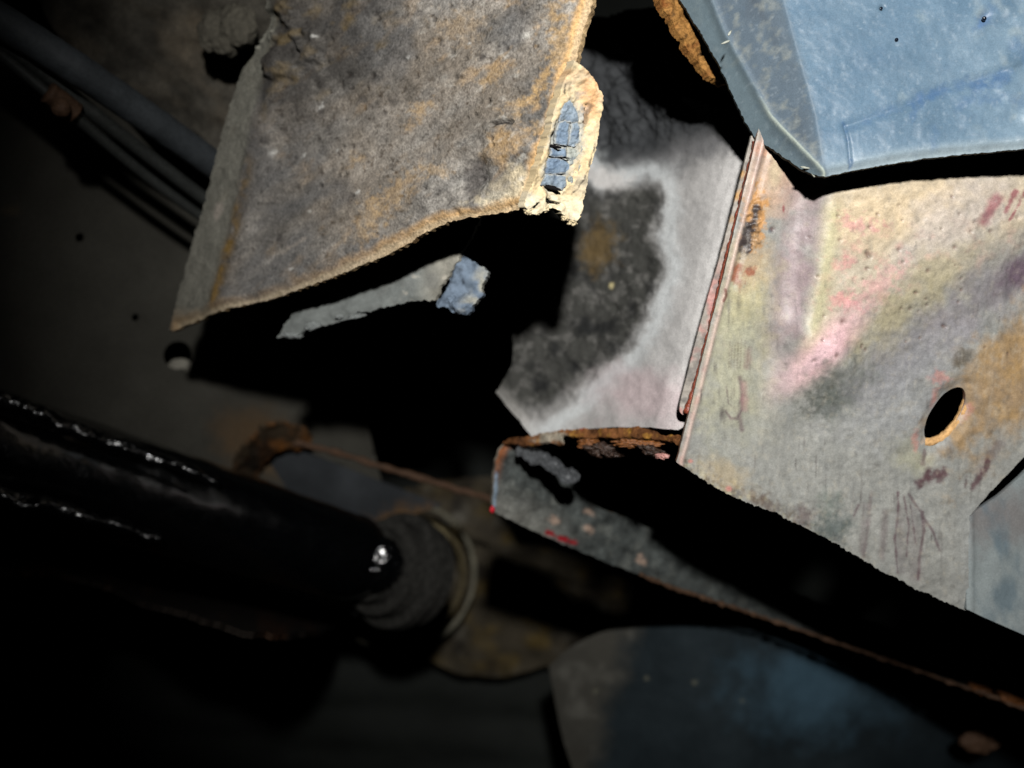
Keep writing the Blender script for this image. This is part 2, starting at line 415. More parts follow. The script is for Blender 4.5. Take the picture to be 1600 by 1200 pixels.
def plate_paint(x, y):
    p = Paint(x, y, (143, 138, 131), .8)
    p.mul(1 + .30 * fbm(x, y, 34, 4, 21, -32, 2.2))
    p.mul(1 + .26 * fbm(x, y, 7, 3, 206, -40, 1.8)); p.mix((214, 206, 194), np.clip(fbm(x, y, 10, 3, 208, -38, 2.4) - .55, 0, 1) * ss(480, 820, x) * .6)
    p.mix((88, 84, 78), np.clip(fbm(x, y, 130, 4, 219, -35, 1.6) - .1, 0, 1) * .75); p.mix((70, 64, 58), np.exp(-((np.interp(y, [40, 190, 300, 490], [440, 398, 378, 328]) - x + 10) / 12.) ** 2) * .5); p.mix((60, 54, 50), np.clip(fbm(x, y, 6, 2, 207) - .55, 0, 1) * 1.2)
    p.mix((150, 132, 110), np.clip(fbm(x, y, 60, 4, 22, -38, 2.0), 0, .8) * .35)
    p.mix((108, 107, 106), np.clip(fbm(x, y, 48, 4, 23, -30, 2) - .05, 0, .7))
    p.mix((206, 160, 92), np.clip(fbm(x, y, 24, 4, 24, -42, 2.4) - .45, 0, .8) * (.25 + .6 * ss(600, 860, x)))
    p.mix((78, 74, 72), np.clip(fbm(x, y, 22, 3, 25) - .55, 0, .8))
    for (a, b, rx, ry, an, m) in [(845, 128, 24, 8, -50, .85), (822, 160, 22, 11, -25, .6), (768, 120, 14, 8, -30, .6), (655, 175, 20, 9, -45, .6), (880, 60, 18, 40, 15, .7), (868, 25, 12, 30, 15, .5), (620, 300, 34, 16, -50, .5), (575, 345, 14, 30, 20, .45), (720, 40, 26, 20, 0, .3), (775, 240, 18, 12, -20, .35), (680, 265, 16, 10, 0, .45), (840, 200, 10, 8, 0, .6), (560, 250, 12, 8, 0, .5)]:
        p.mix((200, 164, 112), ell(x, y, a, b, rx, ry, an, .9, .9, 9) * m * .75)
    p.mix((226, 208, 172), ell(x, y, 800, 298, 55, 24, -30, .6, .5, 18) * .75)
    p.mix((224, 214, 190), ell(x, y, 770, 312, 20, 10, -20, .6, .5, 10) * .7)
    p.mix((86, 82, 80), ell(x, y, 742, 278, 16, 30, 15, .35, .25, 14) * .8)
    p.mix((96, 92, 88), ell(x, y, 775, 282, 22, 26, 15, .5, .35, 14) * .5)
    p.mix((186, 150, 100), ell(x, y, 795, 222, 28, 20, -20, .5, .4, 14) * .55)
    p.mix((214, 210, 200), np.clip(fbm(x, y, 14, 3, 27, -35, 2) - .6, 0, .8) * ss(560, 800, x))
    # darker blackened patch in the upper left, ochre mottled
    m = ell(x, y, 440, 50, 150, 110, 20, .6, .4, 50)
    p.mix((56, 54, 52), m * .75); p.mix((140, 118, 74), m * np.clip(fbm(x, y, 20, 3, 28, -30, 1.5) - .25, 0, 1) * .6)
    # grey fold on the left with ochre line
    lx = np.interp(y, [40, 190, 300, 490], [440, 398, 378, 328]) - x
    p.mix((150, 148, 136), ss(-6, 14, lx) * .85)
    p.mix((150, 118, 58), np.exp(-((lx + 4) / 9.) ** 2) * ss(230, 290, y) * np.clip(.6 + fbm(x, y, 24, 3, 29), 0, 1) * .8)
    p.mix((196, 184, 172), ell(x, y, 331, 328, 7, 16, 20, .4, .3) * .7)
    p.mix((170, 140, 104), (1 - ss(0, 36, (505 - y) + (x - 262) * .2)) * ss(-10, 20, lx) * .6)
    for (a, b, q) in [(430, 240, 7), (473, 243, 4), (500, 168, 5), (525, 235, 4), (485, 330, 4), (503, 160, 3), (730, 66, 3), (560, 300, 3), (640, 90, 3), (455, 420, 3), (498, 60, 4)]:
        p.mix((206, 204, 198), ell(x, y, a, b, q * .9, q * .5, -40, .8, .6, 5) * .8)
    p.mix((190, 184, 172), stroke(x, y, [(520, 445), (560, 408), (580, 396)], 2.5, 2, 2) * .6)
    p.mix((170, 160, 148), stroke(x, y, [(440, 395), (475, 372)], 3, 2, 2) * .5)
    for (a, b, q) in PITS: p.mix((48, 42, 38), np.exp(-(((x - a) ** 2 + (y - b) ** 2) / (q * q * .7))) * .8)
    p.mix((30, 26, 24), stroke(x, y, [(772, 196), (788, 191), (798, 192)], 2.4, 1.2) * .9)
    # cream/orange border along the lower and right edges
    e, _ = segdist(x, y, [(262, 508), (420, 465), (560, 412), (680, 350), (740, 335), (820, 322), (850, 240), (890, 100), (920, 0)])
    wv = fbm(x, y, 30, 3, 31)
    p.mix((212, 170, 116), (1 - ss(6, 20, e + 6 * wv)) * (.25 + .7 * ss(420, 800, x)))
    p.mix((206, 190, 160), (1 - ss(3, 9, e + 3 * wv)) * .55)
    p.mix((215, 150, 110), ell(x, y, 842, 262, 7, 34, 16, .6, .3, 12) * .7)
    return p
def plate_rim(x, y):
    p = Paint(x, y, (176, 150, 112), .9); p.mul(1 + .45 * fbm(x, y, 9, 3, 33)); p.mix((110, 84, 56), np.clip(fbm(x, y, 20, 3, 34), 0, .8)); return p
sheet('plate', M_rust, [(241, 515), (330, 490), (420, 466), (500, 438), (560, 413), (620, 387), (680, 351), (740, 336), (800, 327), (822, 322), (836, 285), (850, 240), (868, 178), (884, 120), (896, 92), (906, 50), (924, -10), (936, -400), (430, -400), (420, 20), (362, 110), (309, 270)],  # upper part out of view, stretched up to block flash behind the plate
      PLATE, 2.6, .0022, plate_relief, plate_paint, sharp=(0, 9, 16, 17, 18), ragged=2.2, rscale=7, parent=rp, rimpaint=plate_rim)
# the broken end: a slab seen edge-on that turns back from the plate's right edge
END = [(850, 240, .2965), (940, 160, .3035), (900, 345, .306)]
eq = plane_inv(END)
def end_d(x, y): return 1 / (eq[0] + eq[1] * x + eq[2] * y)
def end_relief(x, y):
    r = .0009 * fbm(x, y, 18, 4, 41)
    m = ell(x, y, 878, 236, 19, 76, 12, .25, .1, 14)
    r = r - .0016 * m
    r = r + .0012 * stroke(x, y, [(893, 98), (925, 130), (939, 158), (928, 220), (913, 290), (902, 340)], 8, 6, 2)
    r = r - .0014 * stroke(x, y, [(918, 165), (915, 190)], 2.5, 2, 2, 6)
    r = r - .003 * ell(x, y, 858, 314, 9, 4, 20, .4, .4, 6) - .003 * ell(x, y, 866, 318, 9, 3, 10, .4, .4, 6) - .003 * ell(x, y, 838, 322, 9, 3, -30, .4, .4, 6)
    return r
def end_paint(x, y):
    p = Paint(x, y, (228, 204, 160), .8)
    p.mix((200, 190, 168), np.clip(.3 + fbm(x, y, 26, 4, 42), 0, 1) * .7)
    p.mix((225, 170, 116), np.clip(fbm(x, y, 26, 3, 43, 60, 2) - .15, 0, 1) * ss(150, 100, y) + .8 * ell(x, y, 922, 150, 16, 40, 10, .6, .4, 12))
    p.mix((164, 170, 168), ell(x, y, 884, 228, 24, 74, 16, .35, .25, 12) * .85)
    p.mix((210, 206, 192), np.clip(fbm(x, y, 9, 3, 44, 100, 3) - .3, 0, 1) * ss(230, 270, y))
    p.mix((236, 222, 190), ss(296, 318, y) * .7)
    p.mix((120, 92, 66), stroke(x, y, [(923, 165), (918, 178), (915, 190)], 3, 2, 2, 6) * .7)
    p.mix((70, 62, 54), stroke(x, y, [(926, 225), (917, 262), (908, 285), (898, 300)], .9, .8, 1.2, 6) * .9)
    p.mix((70, 62, 54), stroke(x, y, [(884, 130), (881, 145), (893, 160), (902, 170)], .8, .8, 1.5, 6) * .8)
    p.mul(1 + .22 * fbm(x, y, 8, 3, 45)); return p
sheet('broken_end', M_paint, [(894, 94), (910, 108), (925, 122), (933, 138), (941, 158), (936, 190), (929, 225), (919, 262), (912, 300), (904, 334), (897, 346), (884, 339), (868, 326), (850, 330), (834, 335), (822, 328), (818, 322), (836, 276), (850, 230), (870, 160)],
      END, 1.5, .0045, end_relief, end_paint, sharp=(0, 10, 16), ragged=1.6, rscale=7, parent=rp, label='cream and orange stained broken end with chunks of blue filler')
CHUNKS = [([(880, 163), (889, 158), (897, 170), (902, 190), (891, 192), (882, 187), (874, 190), (876, 174)], 1), ([(873, 193), (882, 189), (889, 195), (888, 212), (884, 226), (868, 223), (869, 206)], 0),
    ([(891, 195), (901, 193), (904, 206), (903, 222), (896, 228), (888, 226), (890, 212)], 1), ([(862, 231), (872, 234), (884, 230), (884, 244), (874, 245), (860, 243)], 0), ([(887, 230), (896, 232), (904, 238), (900, 255), (888, 258), (886, 244)], 2),
    ([(857, 248), (870, 248), (884, 250), (887, 260), (885, 270), (868, 271), (853, 270)], 0), ([(906, 210), (910, 225), (911, 245), (905, 262), (899, 278), (892, 290), (888, 275), (890, 262), (902, 257), (906, 240), (905, 224)], 2), ([(853, 274), (866, 273), (880, 276), (882, 288), (876, 297), (862, 291), (847, 289)], 1)]
for i, (pg, kind) in enumerate(CHUNKS):
    gx_, gy_ = np.mean(pg, 0); pg = [(gx_ + (a - gx_) * 1.14, gy_ + (b - gy_) * 1.10) for a, b in pg]
    def ch_rel(x, y, pg=pg, i=i):
        e, _ = segdist(x, y, pg + [pg[0]]); return .0004 * np.sqrt(np.clip(e / 5, 0, 1)) + .0006 * fbm(x, y, 10, 4, 300 + i) + [.0, .0004, .0002][kind]
    def ch_col(x, y, pg=pg, i=i, kind=kind):
        p = Paint(x, y, [(122, 140, 158), (136, 150, 162), (160, 164, 156)][kind], .6); e, _ = segdist(x, y, pg + [pg[0]])
        p.mul(1 + .2 * fbm(x, y, 12, 4, 320 + i)); p.mix((196, 190, 172), (1 - ss(.2, 2.4, e + 1.6 * fbm(x, y, 7, 3, 340 + i))) * .55); p.mix((96, 116, 142), np.clip(fbm(x, y, 14, 3, 360 + i) - .1, 0, 1) * .6); return p
    sheet('filler_chunk', M_paint, pg, None, 1.2, .0028, ch_rel, ch_col, sharp=range(len(pg)), ragged=.9, rscale=5, parent=rp, depth=lambda x, y: end_d(x, y) + .0008, seed=i)
for i, (a, b, rx, ry, an) in enumerate([(867, 229, 10, 2.4, 12), (880, 246.5, 12, .9, 4), (863, 293.5, 14, 3.6, 16), (858, 315, 6, 2, 15)]):
    k = .3 / FPX
    blob('crack_shade', M_void, P(a, b, float(end_d(a, b)) - .0002), (rx * k, ry * k, .0007), rp, .3, 2, 3, (0, 0, R(-an)), seed=i)  # dark lumps standing in for shade inside the cracks
k = .31 / FPX
for i, (a, b, r) in enumerate([(826, 330, 7), (838, 332, 6), (850, 326, 7), (884, 340, 7), (894, 346, 8), (900, 338, 7)]):
    blob('sealant_crumb', M_seal, P(a, b, float(end_d(a, b)) + .001), (r * k, r * k * .8, r * k), rp, .5, 2.6, 4, seed=i)

# =================================================================== grey ledge under the plate
LEDGE = [(500, 478, .402), (715, 400, .365), (560, 330, .392)]
lq = plane_inv(LEDGE)
lg = thing('inner_ledge', 'grey ragged strip with a chunk of broken blue filler, just under the rusty plate', 'metal strip', P(600, 450, .385))
def ledge_paint(x, y):
    p = Paint(x, y, (128, 132, 129), .8); p.mul(1 + .14 * fbm(x, y, 24, 4, 51)); p.mix((186, 178, 160), ss(640, 690, x) * .5)
    p.mix((214, 206, 190), np.clip(fbm(x, y, 9, 3, 52) - .5, 0, 1) * ss(600, 660, x)); p.mix((120, 120, 116), np.clip(fbm(x, y, 40, 3, 53) - .2, 0, .6)); return p
sheet('strip', M_grey, [(435, 527), (455, 495), (470, 440), (560, 350), (720, 300), (760, 320), (722, 398), (708, 420), (690, 447), (676, 470), (660, 471), (630, 474), (600, 480), (560, 491), (532, 502), (505, 508), (478, 514), (462, 526)],
      LEDGE, 2.6, .0018, lambda x, y: .0008 * fbm(x, y, 40, 4, 54) + .0012 * np.exp(-((y - (505 - .23 * (x - 460))) / 9.) ** 2), ledge_paint, sharp=(0, 3, 4, 5), ragged=3.0, rscale=10, parent=lg)
k = .37 / FPX
def bf_paint(x, y):
    p = Paint(x, y, (112, 126, 142), .7); p.mul(1 + .2 * fbm(x, y, 16, 4, 55)); p.mix((168, 166, 154), np.clip(fbm(x, y, 18, 3, 56) + .1, 0, 1) * ss(725, 755, x + (y - 440) * .4)); p.mix((62, 70, 80), np.clip(fbm(x, y, 10, 3, 57) - .3, 0, 1)); return p
sheet('broken_filler', M_grey, [(712, 392), (738, 408), (764, 424), (756, 446), (749, 466), (740, 480), (728, 491), (714, 489), (700, 480), (684, 479), (680, 472), (694, 452), (702, 430)], [(712, 400, .3660), (750, 440, .3635), (690, 480, .3665)], 1.8, .0035,
      lambda x, y: .0015 * fbm(x, y, 30, 3, 58) + .004 * ell(x, y, 724, 478, 16, 14, 0, .8, .3, 9) - .002 * (1 - ss(0, 8, segdist(x, y, [(680, 472), (702, 430), (712, 392)])[0])), bf_paint, sharp=(0, 2), ragged=4, rscale=14, parent=lg, seed=6)
for i, (a, b, rx, ry, an) in enumerate([(488, 510, 14, 6, 12), (532, 495, 9, 4, 0), (560, 492, 18, 5, 14), (590, 482, 14, 4, 16), (455, 524, 16, 5, -5)]):
    blob('loose_flake', M_flk, P(a, b, .398 + .0001 * (500 - a)), (rx * k, ry * k, .0016), lg, .5, 2.2, 4, (0, 0, R(an)), seed=20 + i)

# =================================================================== grey inner panel with the black patch (middle)
def grey_depth(x, y):
    u = 1174 - (y - 212) * .2617 - np.asarray(x, float)
    kx, ky = [-90, 0, 60, 130, 200, 270, 400], [.347, .343, .365, .398, .425, .447, .49]
    d = sum(np.interp(u + o, kx, ky) for o in (-30, -15, 0, 15, 30)) / 5
    return d
gp = thing('wheel_arch', 'pale grey curved inner panel with a sooty black patch, left of the primer panel', 'inner panel', P(1000, 450, .455))
SOOT = [(900, 250), (930, 300), (975, 292), (1030, 290), (1036, 330), (1030, 370), (1040, 420), (1026, 460), (990, 530), (940, 580), (880, 640), (830, 662), (740, 640), (740, 250)]
def grey_mask(x, y):
    s = np.array(spline(SOOT, 12, True, ())); i = inside(x, y, s); d, _ = segdist(x, y, [tuple(q) for q in s] + [tuple(s[0])])
    return np.where(i, d, -d)                 # + inside the patch
def grey_paint(x, y):
    p = Paint(x, y, (202, 199, 196), .75)
    p.mul(1 + .08 * fbm(x, y, 60, 4, 61) + .05 * fbm(x, y, 8, 3, 215))
    m = grey_mask(x, y) + 5 * fbm(x, y, 10, 4, 62) + 8 * fbm(x, y, 60, 3, 66)
    tt = y + .35 * (x - 960) + 10 * fbm(x, y, 24, 3, 68); p.mix((112, 112, 114), ss(330, 280, tt) * .8); p.mix((58, 60, 62), ss(300, 235, tt) * .95)  # dark undercoat at the top, with the blue panel's penumbra painted into it
    p.mix((232, 236, 236), np.exp(-((m + 16) / 15.) ** 2) * .75)
    p.mix((226, 222, 218), ell(x, y, 945, 282, 40, 18, 10, .6, .4, 22) * .9)
    p.mix((222, 196, 198), ell(x, y, 1010, 620, 90, 40, 10, .7, .3, 40) * .6)  # pink glow reflected from the primer panel, painted on
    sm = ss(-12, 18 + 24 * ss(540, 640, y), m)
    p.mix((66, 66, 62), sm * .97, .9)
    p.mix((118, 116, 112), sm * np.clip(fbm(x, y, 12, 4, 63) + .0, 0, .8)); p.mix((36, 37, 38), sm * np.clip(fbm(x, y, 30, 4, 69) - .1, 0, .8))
    p.mix((120, 98, 60), sm * ell(x, y, 935, 385, 24, 36, 20, .7, .4, 16) * .7)
    p.mix((214, 200, 150), ell(x, y, 955, 446, 4, 5, 0, .5, .2, 6) * .9)
    p.mix((206, 202, 196), (1 - ss(0, 40, np.abs((y - 615) - (x - 775) * 1.18) )) * ss(560, 640, y) * .55)
    return p
def grey_relief(x, y):
    r = .0006 * fbm(x, y, 50, 4, 64)
    up = ss(270, 190, y + .35 * (x - 960))
    r = r + up * .0035 * fbm(x, y, 22, 4, 65)
    return r - .0006 * ss(-4, 10, grey_mask(x, y)) + .0006 * ss(0, 8, grey_mask(x, y)) * fbm(x, y, 16, 3, 67)
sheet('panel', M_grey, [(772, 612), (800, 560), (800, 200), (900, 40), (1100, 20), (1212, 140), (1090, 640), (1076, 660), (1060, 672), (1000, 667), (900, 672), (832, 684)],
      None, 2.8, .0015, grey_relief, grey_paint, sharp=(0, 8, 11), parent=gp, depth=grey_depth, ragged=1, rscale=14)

# =================================================================== primer panel (right)
PRIM = [(1178, 218, .318), (1058, 722, .336), (1600, 900, .352)]
prq = plane_inv(PRIM)
def prim_d(x, y): return 1 / (prq[0] + prq[1] * x + prq[2] * y)
pp = thing('primer_panel', 'pressed panel in patchy cream, pink and grey primer with an oval hole', 'body panel', P(1330, 600, float(prim_d(1330, 600))))
def crease(y): return np.interp(y, [150, 310, 430, 590, 700], [1302, 1285, 1268, 1236, 1215])
DIAG = [(1020, 740), (1225, 610), (1300, 560), (1400, 480), (1500, 420), (1700, 330)]
def prim_relief(x, y):
    cr = crease(y)
    lf = ss(40, -55, x - cr)                       # left facet
    dd = sdist(x, y, DIAG)                         # + above or below
    up = ss(-75, 45, dd * SGN)
    r = .0052 * up * ss(-50, 16, x - cr) - .0018 * np.exp(-((x - cr + 14) / 40.) ** 2) * ss(660, 540, y)
    r = r + .0022 * np.exp(-((x - cr) / 18.) ** 2) * ss(640, 560, y) * .5
    r = r + .0030 * np.exp(-(((x - 1275) * .8 + (y - 545) * .6) ** 2 / 120. ** 2) - (((x - 1275) * -.6 + (y - 545) * .8) ** 2) / 30. ** 2)
    r = r + .00055 * fbm(x, y, 110, 3, 71) + .00016 * fbm(x, y, 12, 3, 72) * (.4 + ss(0, 60, x - cr))
    h = np.hypot((x - 1481) * math.cos(R(-58)) + (y - 650) * math.sin(R(-58)), 2.2 * (-(x - 1481) * math.sin(R(-58)) + (y - 650) * math.cos(R(-58))))
    r = r - .0022 * (1 - ss(40, 85, h))
    r = r - .0022 * ss(80, 10, np.abs(x - 1600) + np.abs(y - 480) * .5)
    for (a, b, q) in PPITS: r = r - .0007 * np.exp(-(((x - a) ** 2 + (y - b) ** 2) / (q * q)))
    r = r + .0012 * np.clip(fbm(x, y, 9, 3, 73) + .2, 0, 1) * ell(x, y, 1176, 350, 14, 40, 8, .3, .3, 9)
    lx = x - np.interp(y, [218, 722], [1190, 1062])
    r = r + .0011 * np.exp(-((lx - 2) / 5.) ** 2) - .0006 * np.exp(-((lx - 13) / 6.) ** 2) * ss(560, 400, y)
    return r
SGN = 1.0 if float(sdist(np.array([1450.]), np.array([350.]), DIAG)[0]) > 0 else -1.0
PPITS = [(1307, 500, 5), (1296, 552, 4), (1263, 560, 3), (1345, 395, 5), (1348, 400, 4), (1440, 422, 4), (1480, 386, 4), (1207, 358, 5), (1360, 335, 3), (1475, 308, 3)] + [(rs.uniform(1260, 1580), rs.uniform(320, 560), rs.uniform(1.5, 3.5)) for _ in range(40)]
def prim_paint(x, y):
    p = Paint(x, y, (156, 156, 149), .42)
    cr = crease(y); f1 = fbm(x, y, 60, 4, 81); f2 = fbm(x, y, 28, 4, 82)
    p.mul(1 + .09 * f1 + .06 * f2)
    dd = sdist(x, y, DIAG) * SGN
    # upper shelf, cream and tan
    up = ss(-25, 60, dd + 22 * f1) * ss(-15, 15, x - cr)
    p.mix((198, 182, 154), up * .9)
    p.mix((224, 196, 150), up * ell(x, y, 1400, 330, 150, 46, -6, .7, .3, 50) * .7)
    p.mix((196, 186, 182), up * ell(x, y, 1480, 350, 90, 50, -35, .7, .4, 40) * .6)
    p.mix((224, 164, 148), up * np.clip(fbm(x, y, 16, 3, 83) - .25, 0, 1) * ss(320, 420, y) * .8)
    p.mix((222, 166, 160), ell(x, y, 1360, 445, 40, 16, -40, .9, .9, 11) * .7)
    p.mix((220, 140, 140), (ell(x, y, 1305, 410, 15, 8, 0, .8, 1, 8) + ell(x, y, 1308, 470, 20, 11, 0, .8, 1, 8) + ell(x, y, 1330, 350, 26, 9, 10, .8, 1, 8)) * .6)
    p.mix((184, 170, 124), ell(x, y, 1405, 490, 84, 34, -38, .9, .5, 26) * .7)
    p.mix((182, 168, 124), ell(x, y, 1460, 425, 60, 24, -38, .7, .35, 30) * .6)
    p.mix((196, 190, 140), np.exp(-((x - cr - 12) / 14.) ** 2) * ss(610, 540, y) * ss(300, 340, y) * .7)
    # dull band below the shelf
    p.mix((140, 132, 138), ell(x, y, 1540, 460, 130, 36, -32, .9, .5, 36) * .75)
    p.mix((112, 88, 106), ell(x, y, 1590, 425, 40, 26, -40, .6, .35, 30) * .85)
    p.mix((138, 136, 142), ell(x, y, 1400, 570, 110, 40, -30, .7, .35, 40) * .6)
    # left facet
    lf = ss(12, -12, x - cr)
    p.mix((204, 164, 130), lf * ell(x, y, 1205, 285, 50, 60, 20, .6, .3, 30) * .85)
    p.mix((206, 190, 150), lf * ell(x, y, 1212, 262, 9, 30, 5, .7, .3, 14) * .6)
    p.mix((166, 144, 146), lf * (ell(x, y, 1246, 385, 34, 110, 12, .9, .5, 30) * .8 + ell(x, y, 1220, 505, 26, 90, 10, .9, .5, 30) * .45))  # mauve band doubles as painted shading beside the crease
    p.mix((184, 178, 134), lf * ell(x, y, 1152, 500, 40, 115, 12, .9, .5, 30) * .75)
    p.mix((196, 182, 126), lf * ell(x, y, 1172, 455, 20, 32, 20, .9, .5, 20) * .6)
    p.mix((190, 160, 118), lf * ell(x, y, 1175, 410, 30, 36, 0, .7, .3, 20) * .7)
    p.mix((176, 174, 146), ell(x, y, 1150, 610, 50, 80, 10, .8, .3, 30) * .6)
    # pink paint streak with the flash sheen painted over it
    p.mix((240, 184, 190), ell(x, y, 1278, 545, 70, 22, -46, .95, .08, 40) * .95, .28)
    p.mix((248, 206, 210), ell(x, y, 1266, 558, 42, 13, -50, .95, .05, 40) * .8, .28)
    # grey green stains
    p.mix((112, 116, 108), ell(x, y, 1300, 600, 44, 30, -25, .95, .7, 16) * .7)
    p.mix((74, 78, 70), ell(x, y, 1275, 628, 18, 20, 0, .95, .8, 9) * .65)
    p.mix((92, 100, 92), ell(x, y, 1300, 632, 22, 26, 0, .9, .5, 12) * .5)
    p.mix((160, 158, 128), ell(x, y, 1420, 712, 26, 30, -30, .7, .35, 20) * .8)
    p.mix((150, 152, 156), ell(x, y, 1420, 640, 80, 50, -30, .8, .3, 40) * .5)
    # ochre rust around the hole
    om = ell(x, y, 1566, 596, 60, 118, 34, .6, .4, 30)
    p.mix((164, 130, 82), om * .9, .75); p.mix((186, 146, 82), om * np.clip(fbm(x, y, 34, 4, 84), 0, 1) * .8)
    p.mix((112, 88, 56), om * np.clip(fbm(x, y, 18, 4, 85, -40, 2) - .25, 0, 1) * .9)
    p.mix((92, 80, 62), ell(x, y, 1503, 560, 16, 10, -50, .6, .4, 10) * .8)
    p.mix((206, 130, 116), (ell(x, y, 1470, 590, 12, 10, 0, .7, .5, 8) + ell(x, y, 1462, 622, 5, 14, 10, .7, .5, 8) + ell(x, y, 1512, 642, 12, 7, -60, .7, .5, 8) + ell(x, y, 1432, 690, 5, 12, 0, .7, .5, 8)) * .65)
    p.mix((212, 186, 160), stroke(x, y, [(1446, 692), (1470, 686), (1495, 668), (1512, 638)], 4, 3, 2) * .8)  # lit lower rim of the hole painted as a pale line
    # scratches and purple smears
    pu = (92, 60, 66)
    for pts, wd, m in [([(1436, 758), (1446, 748), (1452, 738)], 6, .9), ([(1452, 748), (1466, 740), (1474, 736)], 6, .85), ([(1466, 752), (1476, 738)], 5, .7), ([(1522, 760), (1536, 742), (1544, 724)], 5, .85), ([(1530, 745), (1548, 715), (1560, 695)], 8, .4), ([(1448, 705), (1442, 726)], 3, .6),
                       ([(1500, 738), (1501, 752), (1505, 762)], 1.5, .7), ([(1508, 762), (1512, 745)], 1.2, .6)]:
        p.mix(pu, stroke(x, y, pts, wd, wd * .7, 3, 8) * m)
    for pts, wd, m in [([(1404, 770), (1404, 800), (1398, 840), (1402, 895)], 1.6, .85), ([(1413, 775), (1420, 820), (1416, 870)], 1.2, .7), ([(1424, 790), (1430, 850)], 1, .6), ([(1442, 800), (1444, 830), (1436, 870), (1434, 905)], 2.2, .85), ([(1440, 805), (1458, 830), (1468, 860)], 2, .8), ([(1420, 772), (1434, 792), (1440, 800)], 1.6, .7),
                       ([(1362, 770), (1354, 840), (1350, 870)], 3, .5), ([(1352, 790), (1346, 860)], 4, .35), ([(1384, 800), (1378, 870)], 5, .4), ([(1428, 800), (1430, 900)], 10, .3), ([(1406, 800), (1408, 890)], 7, .3), ([(1342, 790), (1334, 806)], 2, .7), ([(1156, 590), (1160, 625), (1156, 650), (1160, 672)], 3.2, .7), ([(1134, 642), (1142, 654), (1152, 654), (1160, 640)], 2, .75), ([(1134, 600), (1138, 630), (1150, 640), (1160, 622)], .8, .6)]:
        p.mix((104, 78, 84), stroke(x, y, pts, wd, wd * .9, .9, 12) * m * np.clip(1.15 + .5 * fbm(x, y, 26, 3, 205), 0, 1))
    p.mix((176, 124, 124), stroke(x, y, [(1162, 600), (1164, 640)], 5, 4, 2) * .5)
    for xx in (1139, 1142, 1147, 1152, 1157, 1163, 1168): p.mix((120, 104, 88), stroke(x, y, [(xx + 2, 530 + (xx * 7) % 13), (xx, 575)], .7, .7) * .55)
    p.mix((140, 104, 100), stroke(x, y, [(1172, 550), (1168, 572)], 5, 4, 2) * .5)
    for pts, wd in [([(1572, 300), (1556, 332)], 3.5), ([(1590, 296), (1576, 322)], 2), ([(1544, 312), (1524, 345)], 8), ([(1574, 325), (1564, 342)], 1.5)]:
        p.mix((150, 62, 78), stroke(x, y, pts, wd, wd * .8, 2, 8) * .8)
    # dirt along the lower edge
    e, _ = segdist(x, y, [(1055, 724), (1130, 768), (1200, 796), (1280, 838), (1400, 905), (1500, 948), (1620, 1000)])
    ed = ss(40, 0, e + 14 * fbm(x, y, 14, 3, 86)) * ss(1360, 1240, x)
    p.mix((118, 108, 92), ed * np.clip(fbm(x, y, 8, 3, 87) + .1, 0, 1)); p.mix((196, 188, 150), ed * np.clip(fbm(x, y, 7, 3, 88) - .1, 0, 1) * .7)
    p.mix((96, 74, 64), ell(x, y, 1195, 784, 26, 9, 28, .7, .5, 8) * .7); p.mix((92, 66, 66), ell(x, y, 1255, 805, 14, 14, 0, .8, .6, 8) * .6)
    p.mix((70, 86, 84), ell(x, y, 1300, 824, 26, 18, 10, .8, .5, 12) * .75); p.mix((112, 126, 116), ell(x, y, 1296, 786, 16, 16, 0, .9, .5, 10) * .6)
    p.mix((196, 170, 120), ell(x, y, 1130, 742, 40, 18, 30, .8, .4, 18) * .5)
    p.mix((208, 130, 116), (ell(x, y, 1079, 721, 4, 3, 0, .5, 0) + ell(x, y, 1139, 764, 5, 4, 0, .5, 0)) * .9)
    p.mix((150, 156, 158), ss(1480, 1540, x) * ss(760, 820, y) * .5)
    # rust on the left edge
    p.mix((206, 146, 70), ell(x, y, 1178, 342, 17, 46, 8, .35, .5, 10) * .95, .45)
    p.mix((62, 56, 58), ell(x, y, 1170, 362, 11, 34, 16, .3, .45, 9) * .97, .4)
    p.mix((64, 44, 36), ell(x, y, 1181, 326, 6, 9, 0, .4, .3, 6) * .9, .4)
    p.mix((186, 134, 66), ell(x, y, 1182, 372, 7, 16, 0, .5, .5, 6) * .8)
    p.mix((162, 82, 48), np.clip(ell(x, y, 1151, 424, 9, 11, 0, .7, .6, 7) + ell(x, y, 1172, 424, 8, 9, 0, .7, .6, 7) + ell(x, y, 1152, 438, 6, 10, 0, .7, .6, 7) * .7, 0, 1) * .85)
    p.mix((206, 138, 100), ell(x, y, 1188, 235, 10, 14, 0, .7, .5, 8) * .8)
    lx = x - np.interp(y, [218, 722], [1190, 1062])
    p.mix((222, 188, 172), np.exp(-((lx - 2) / 4.) ** 2) * .75, .35); p.mix((206, 140, 126), np.exp(-((lx - 1) / 5.) ** 2) * np.clip(fbm(x, y, 24, 3, 89) + .2, 0, 1) * ss(520, 640, y) * .8)
    p.mix((120, 50, 40), stroke(x, y, [(1132, 452), (1134, 462), (1130, 470)], 2, 1.5, 1) * .8)
    p.mix((96, 106, 114), ell(x, y, 1205, 359, 4, 5, 20, .4, 0) * .8)
    p.mix((150, 60, 66), ell(x, y, 1225, 326, 2, 6, 0, .5, 0) * .8)
    for (a, b, q) in PPITS: p.mix((110, 72, 62), np.exp(-(((x - a) ** 2 + (y - b) ** 2) / (q * q * .6))) * .75)
    p.mul(1 + .10 * fbm(x, y, 7, 3, 201) + .06 * fbm(x, y, 18, 3, 202)); p.mix((196, 184, 158), np.clip(fbm(x, y, 9, 4, 203) - .3, 0, 1) * .3); p.mix((126, 130, 130), np.clip(fbm(x, y, 22, 4, 204, 80, 3) - .25, 0, 1) * .35)
